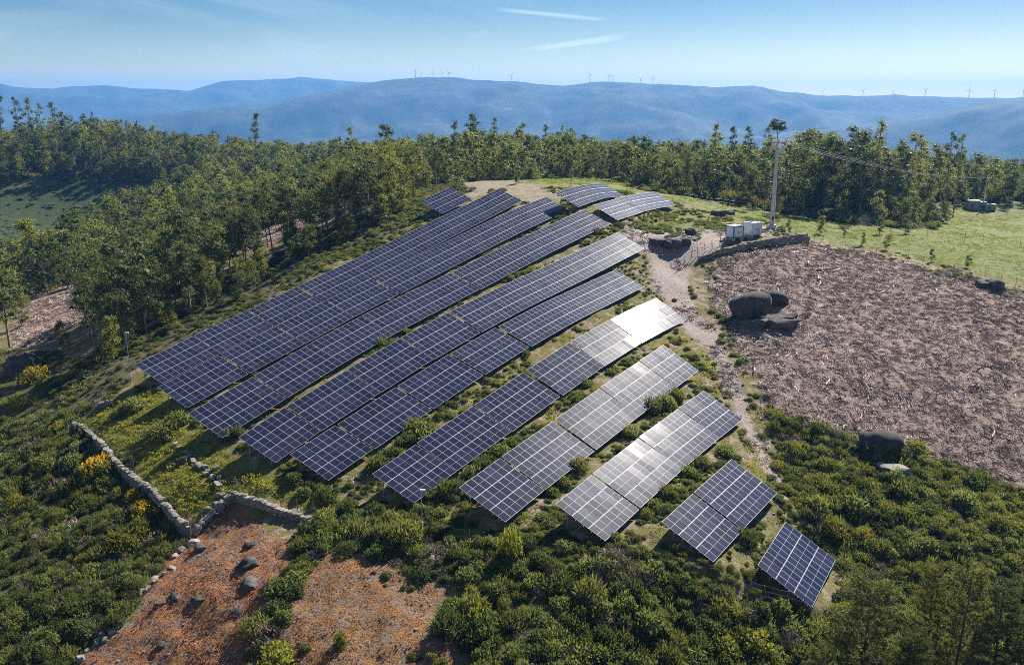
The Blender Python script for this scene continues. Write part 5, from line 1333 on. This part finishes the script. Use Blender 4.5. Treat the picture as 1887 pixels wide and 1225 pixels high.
shrub(1598, 892, 26, 18, BROOM, 'tiny yellow broom among the right scrub', 'broom_bush')
ROWB = [('big dark bush in the gap beside the fifth row', [(788, 800, 62, 44), (752, 812, 50, 38), (768, 785, 46, 34), (722, 838, 44, 34), (698, 852, 46, 38), (745, 838, 34, 26)]),
        ('bush growing at the low edge of the fourth row', [(925, 832, 54, 34), (895, 850, 46, 34), (870, 868, 42, 30), (830, 895, 56, 40), (945, 815, 34, 26), (1000, 790, 26, 20), (1060, 735, 24, 18)]),
        ('bush beside the third row of tables', [(1010, 905, 30, 22), (1065, 855, 40, 26), (1040, 888, 34, 22), (1200, 745, 44, 28), (1225, 740, 40, 30), (1160, 795, 36, 24), (1245, 725, 34, 24)]),
        ('bush between the two nearest full rows', [(1205, 930, 32, 24), (1290, 850, 36, 26), (1268, 868, 34, 24), (1230, 905, 36, 24), (1372, 985, 44, 30), (1335, 830, 38, 22), (1190, 945, 28, 22)]),
        ('small bush in a gap of the long upper rows', [(560, 735, 34, 22), (590, 720, 26, 18), (500, 775, 30, 22), (485, 795, 30, 26), (440, 795, 26, 24), (655, 680, 24, 16), (700, 630, 26, 18), (385, 752, 24, 18), (470, 690, 20, 14), (395, 700, 20, 14), (985, 500, 26, 14), (1060, 440, 24, 12), (1100, 425, 26, 12), (690, 655, 24, 16), (745, 600, 30, 14), (860, 545, 20, 10), (1085, 640, 28, 14)]),
        ('bush on the mossy terrace under the lowest tables', [(300, 790, 60, 34), (330, 770, 44, 30), (420, 800, 34, 26), (250, 745, 44, 28), (220, 760, 30, 20), (600, 910, 40, 26), (640, 925, 36, 22), (560, 905, 34, 24)])]
for lab, lst in ROWB:
    for i, (x, y, w, h) in enumerate(sorted(lst)): shrub(x, y + h * 0.35, w, h, SHRUB if i % 2 else GORSE, lab + (', leftmost' if i == 0 else ', %s from left' % ORD[i]), 'bush', lab, 'bush')
SAP = [bush('sapling_bush', 95 + s, 520, [m_young], L=(0.16, 0.3), Wd=0.05, spike=0.5, hz=0.8) for s in range(3)]
for x, y, w, h, lab in [(940, 1030, 46, 78, 'tall yellow-green bush standing out of the hedge'), (510, 1222, 70, 46, 'bright round bush at the bottom edge between the bracken plots'), (945, 1225, 34, 34, 'small bright bush at the bottom edge right of the brown plot'), (1022, 1205, 34, 34, 'green bush at the bottom edge under the hedge'), (878, 1150, 60, 52, 'round green bush at the end of the brown plot'), (1082, 1205, 30, 34, 'yellowish small bush at the bottom edge right of centre'), (628, 1190, 26, 34, 'small dark green bush in the brown plot'), (1390, 1195, 66, 44, 'bright yellow-green bush at the bottom of the hedge'), (1330, 1200, 56, 40, 'bright bush left of its neighbour at the bottom of the hedge'), (1432, 772, 24, 18, 'little bright bush at the edge of the cleared field'), (1690, 830, 40, 26, 'lime green bush right of the elongated boulder')]:
    shrub(x, y, w, h, SAP, lab, 'bush', None, 'bush')

# ------------------------------------------------------------------ air
m_haze, nt, out = new_mat('haze')
pv = nt.nodes.new('ShaderNodeVolumePrincipled')
pv.inputs['Color'].default_value = (0.17, 0.47, 1.0, 1)
pv.inputs['Density'].default_value = 1.05e-4
pv.inputs['Anisotropy'].default_value = 0.25
lk(nt, pv.outputs[0], out.inputs['Volume'])
b = MB(); b.box((0, 6500, -125), (27000, 16500, 800))
tag(obj('haze', b.mesh('haze', [m_haze])), 'thin blue morning haze filling the air to the mountains', 'haze', kind='stuff')
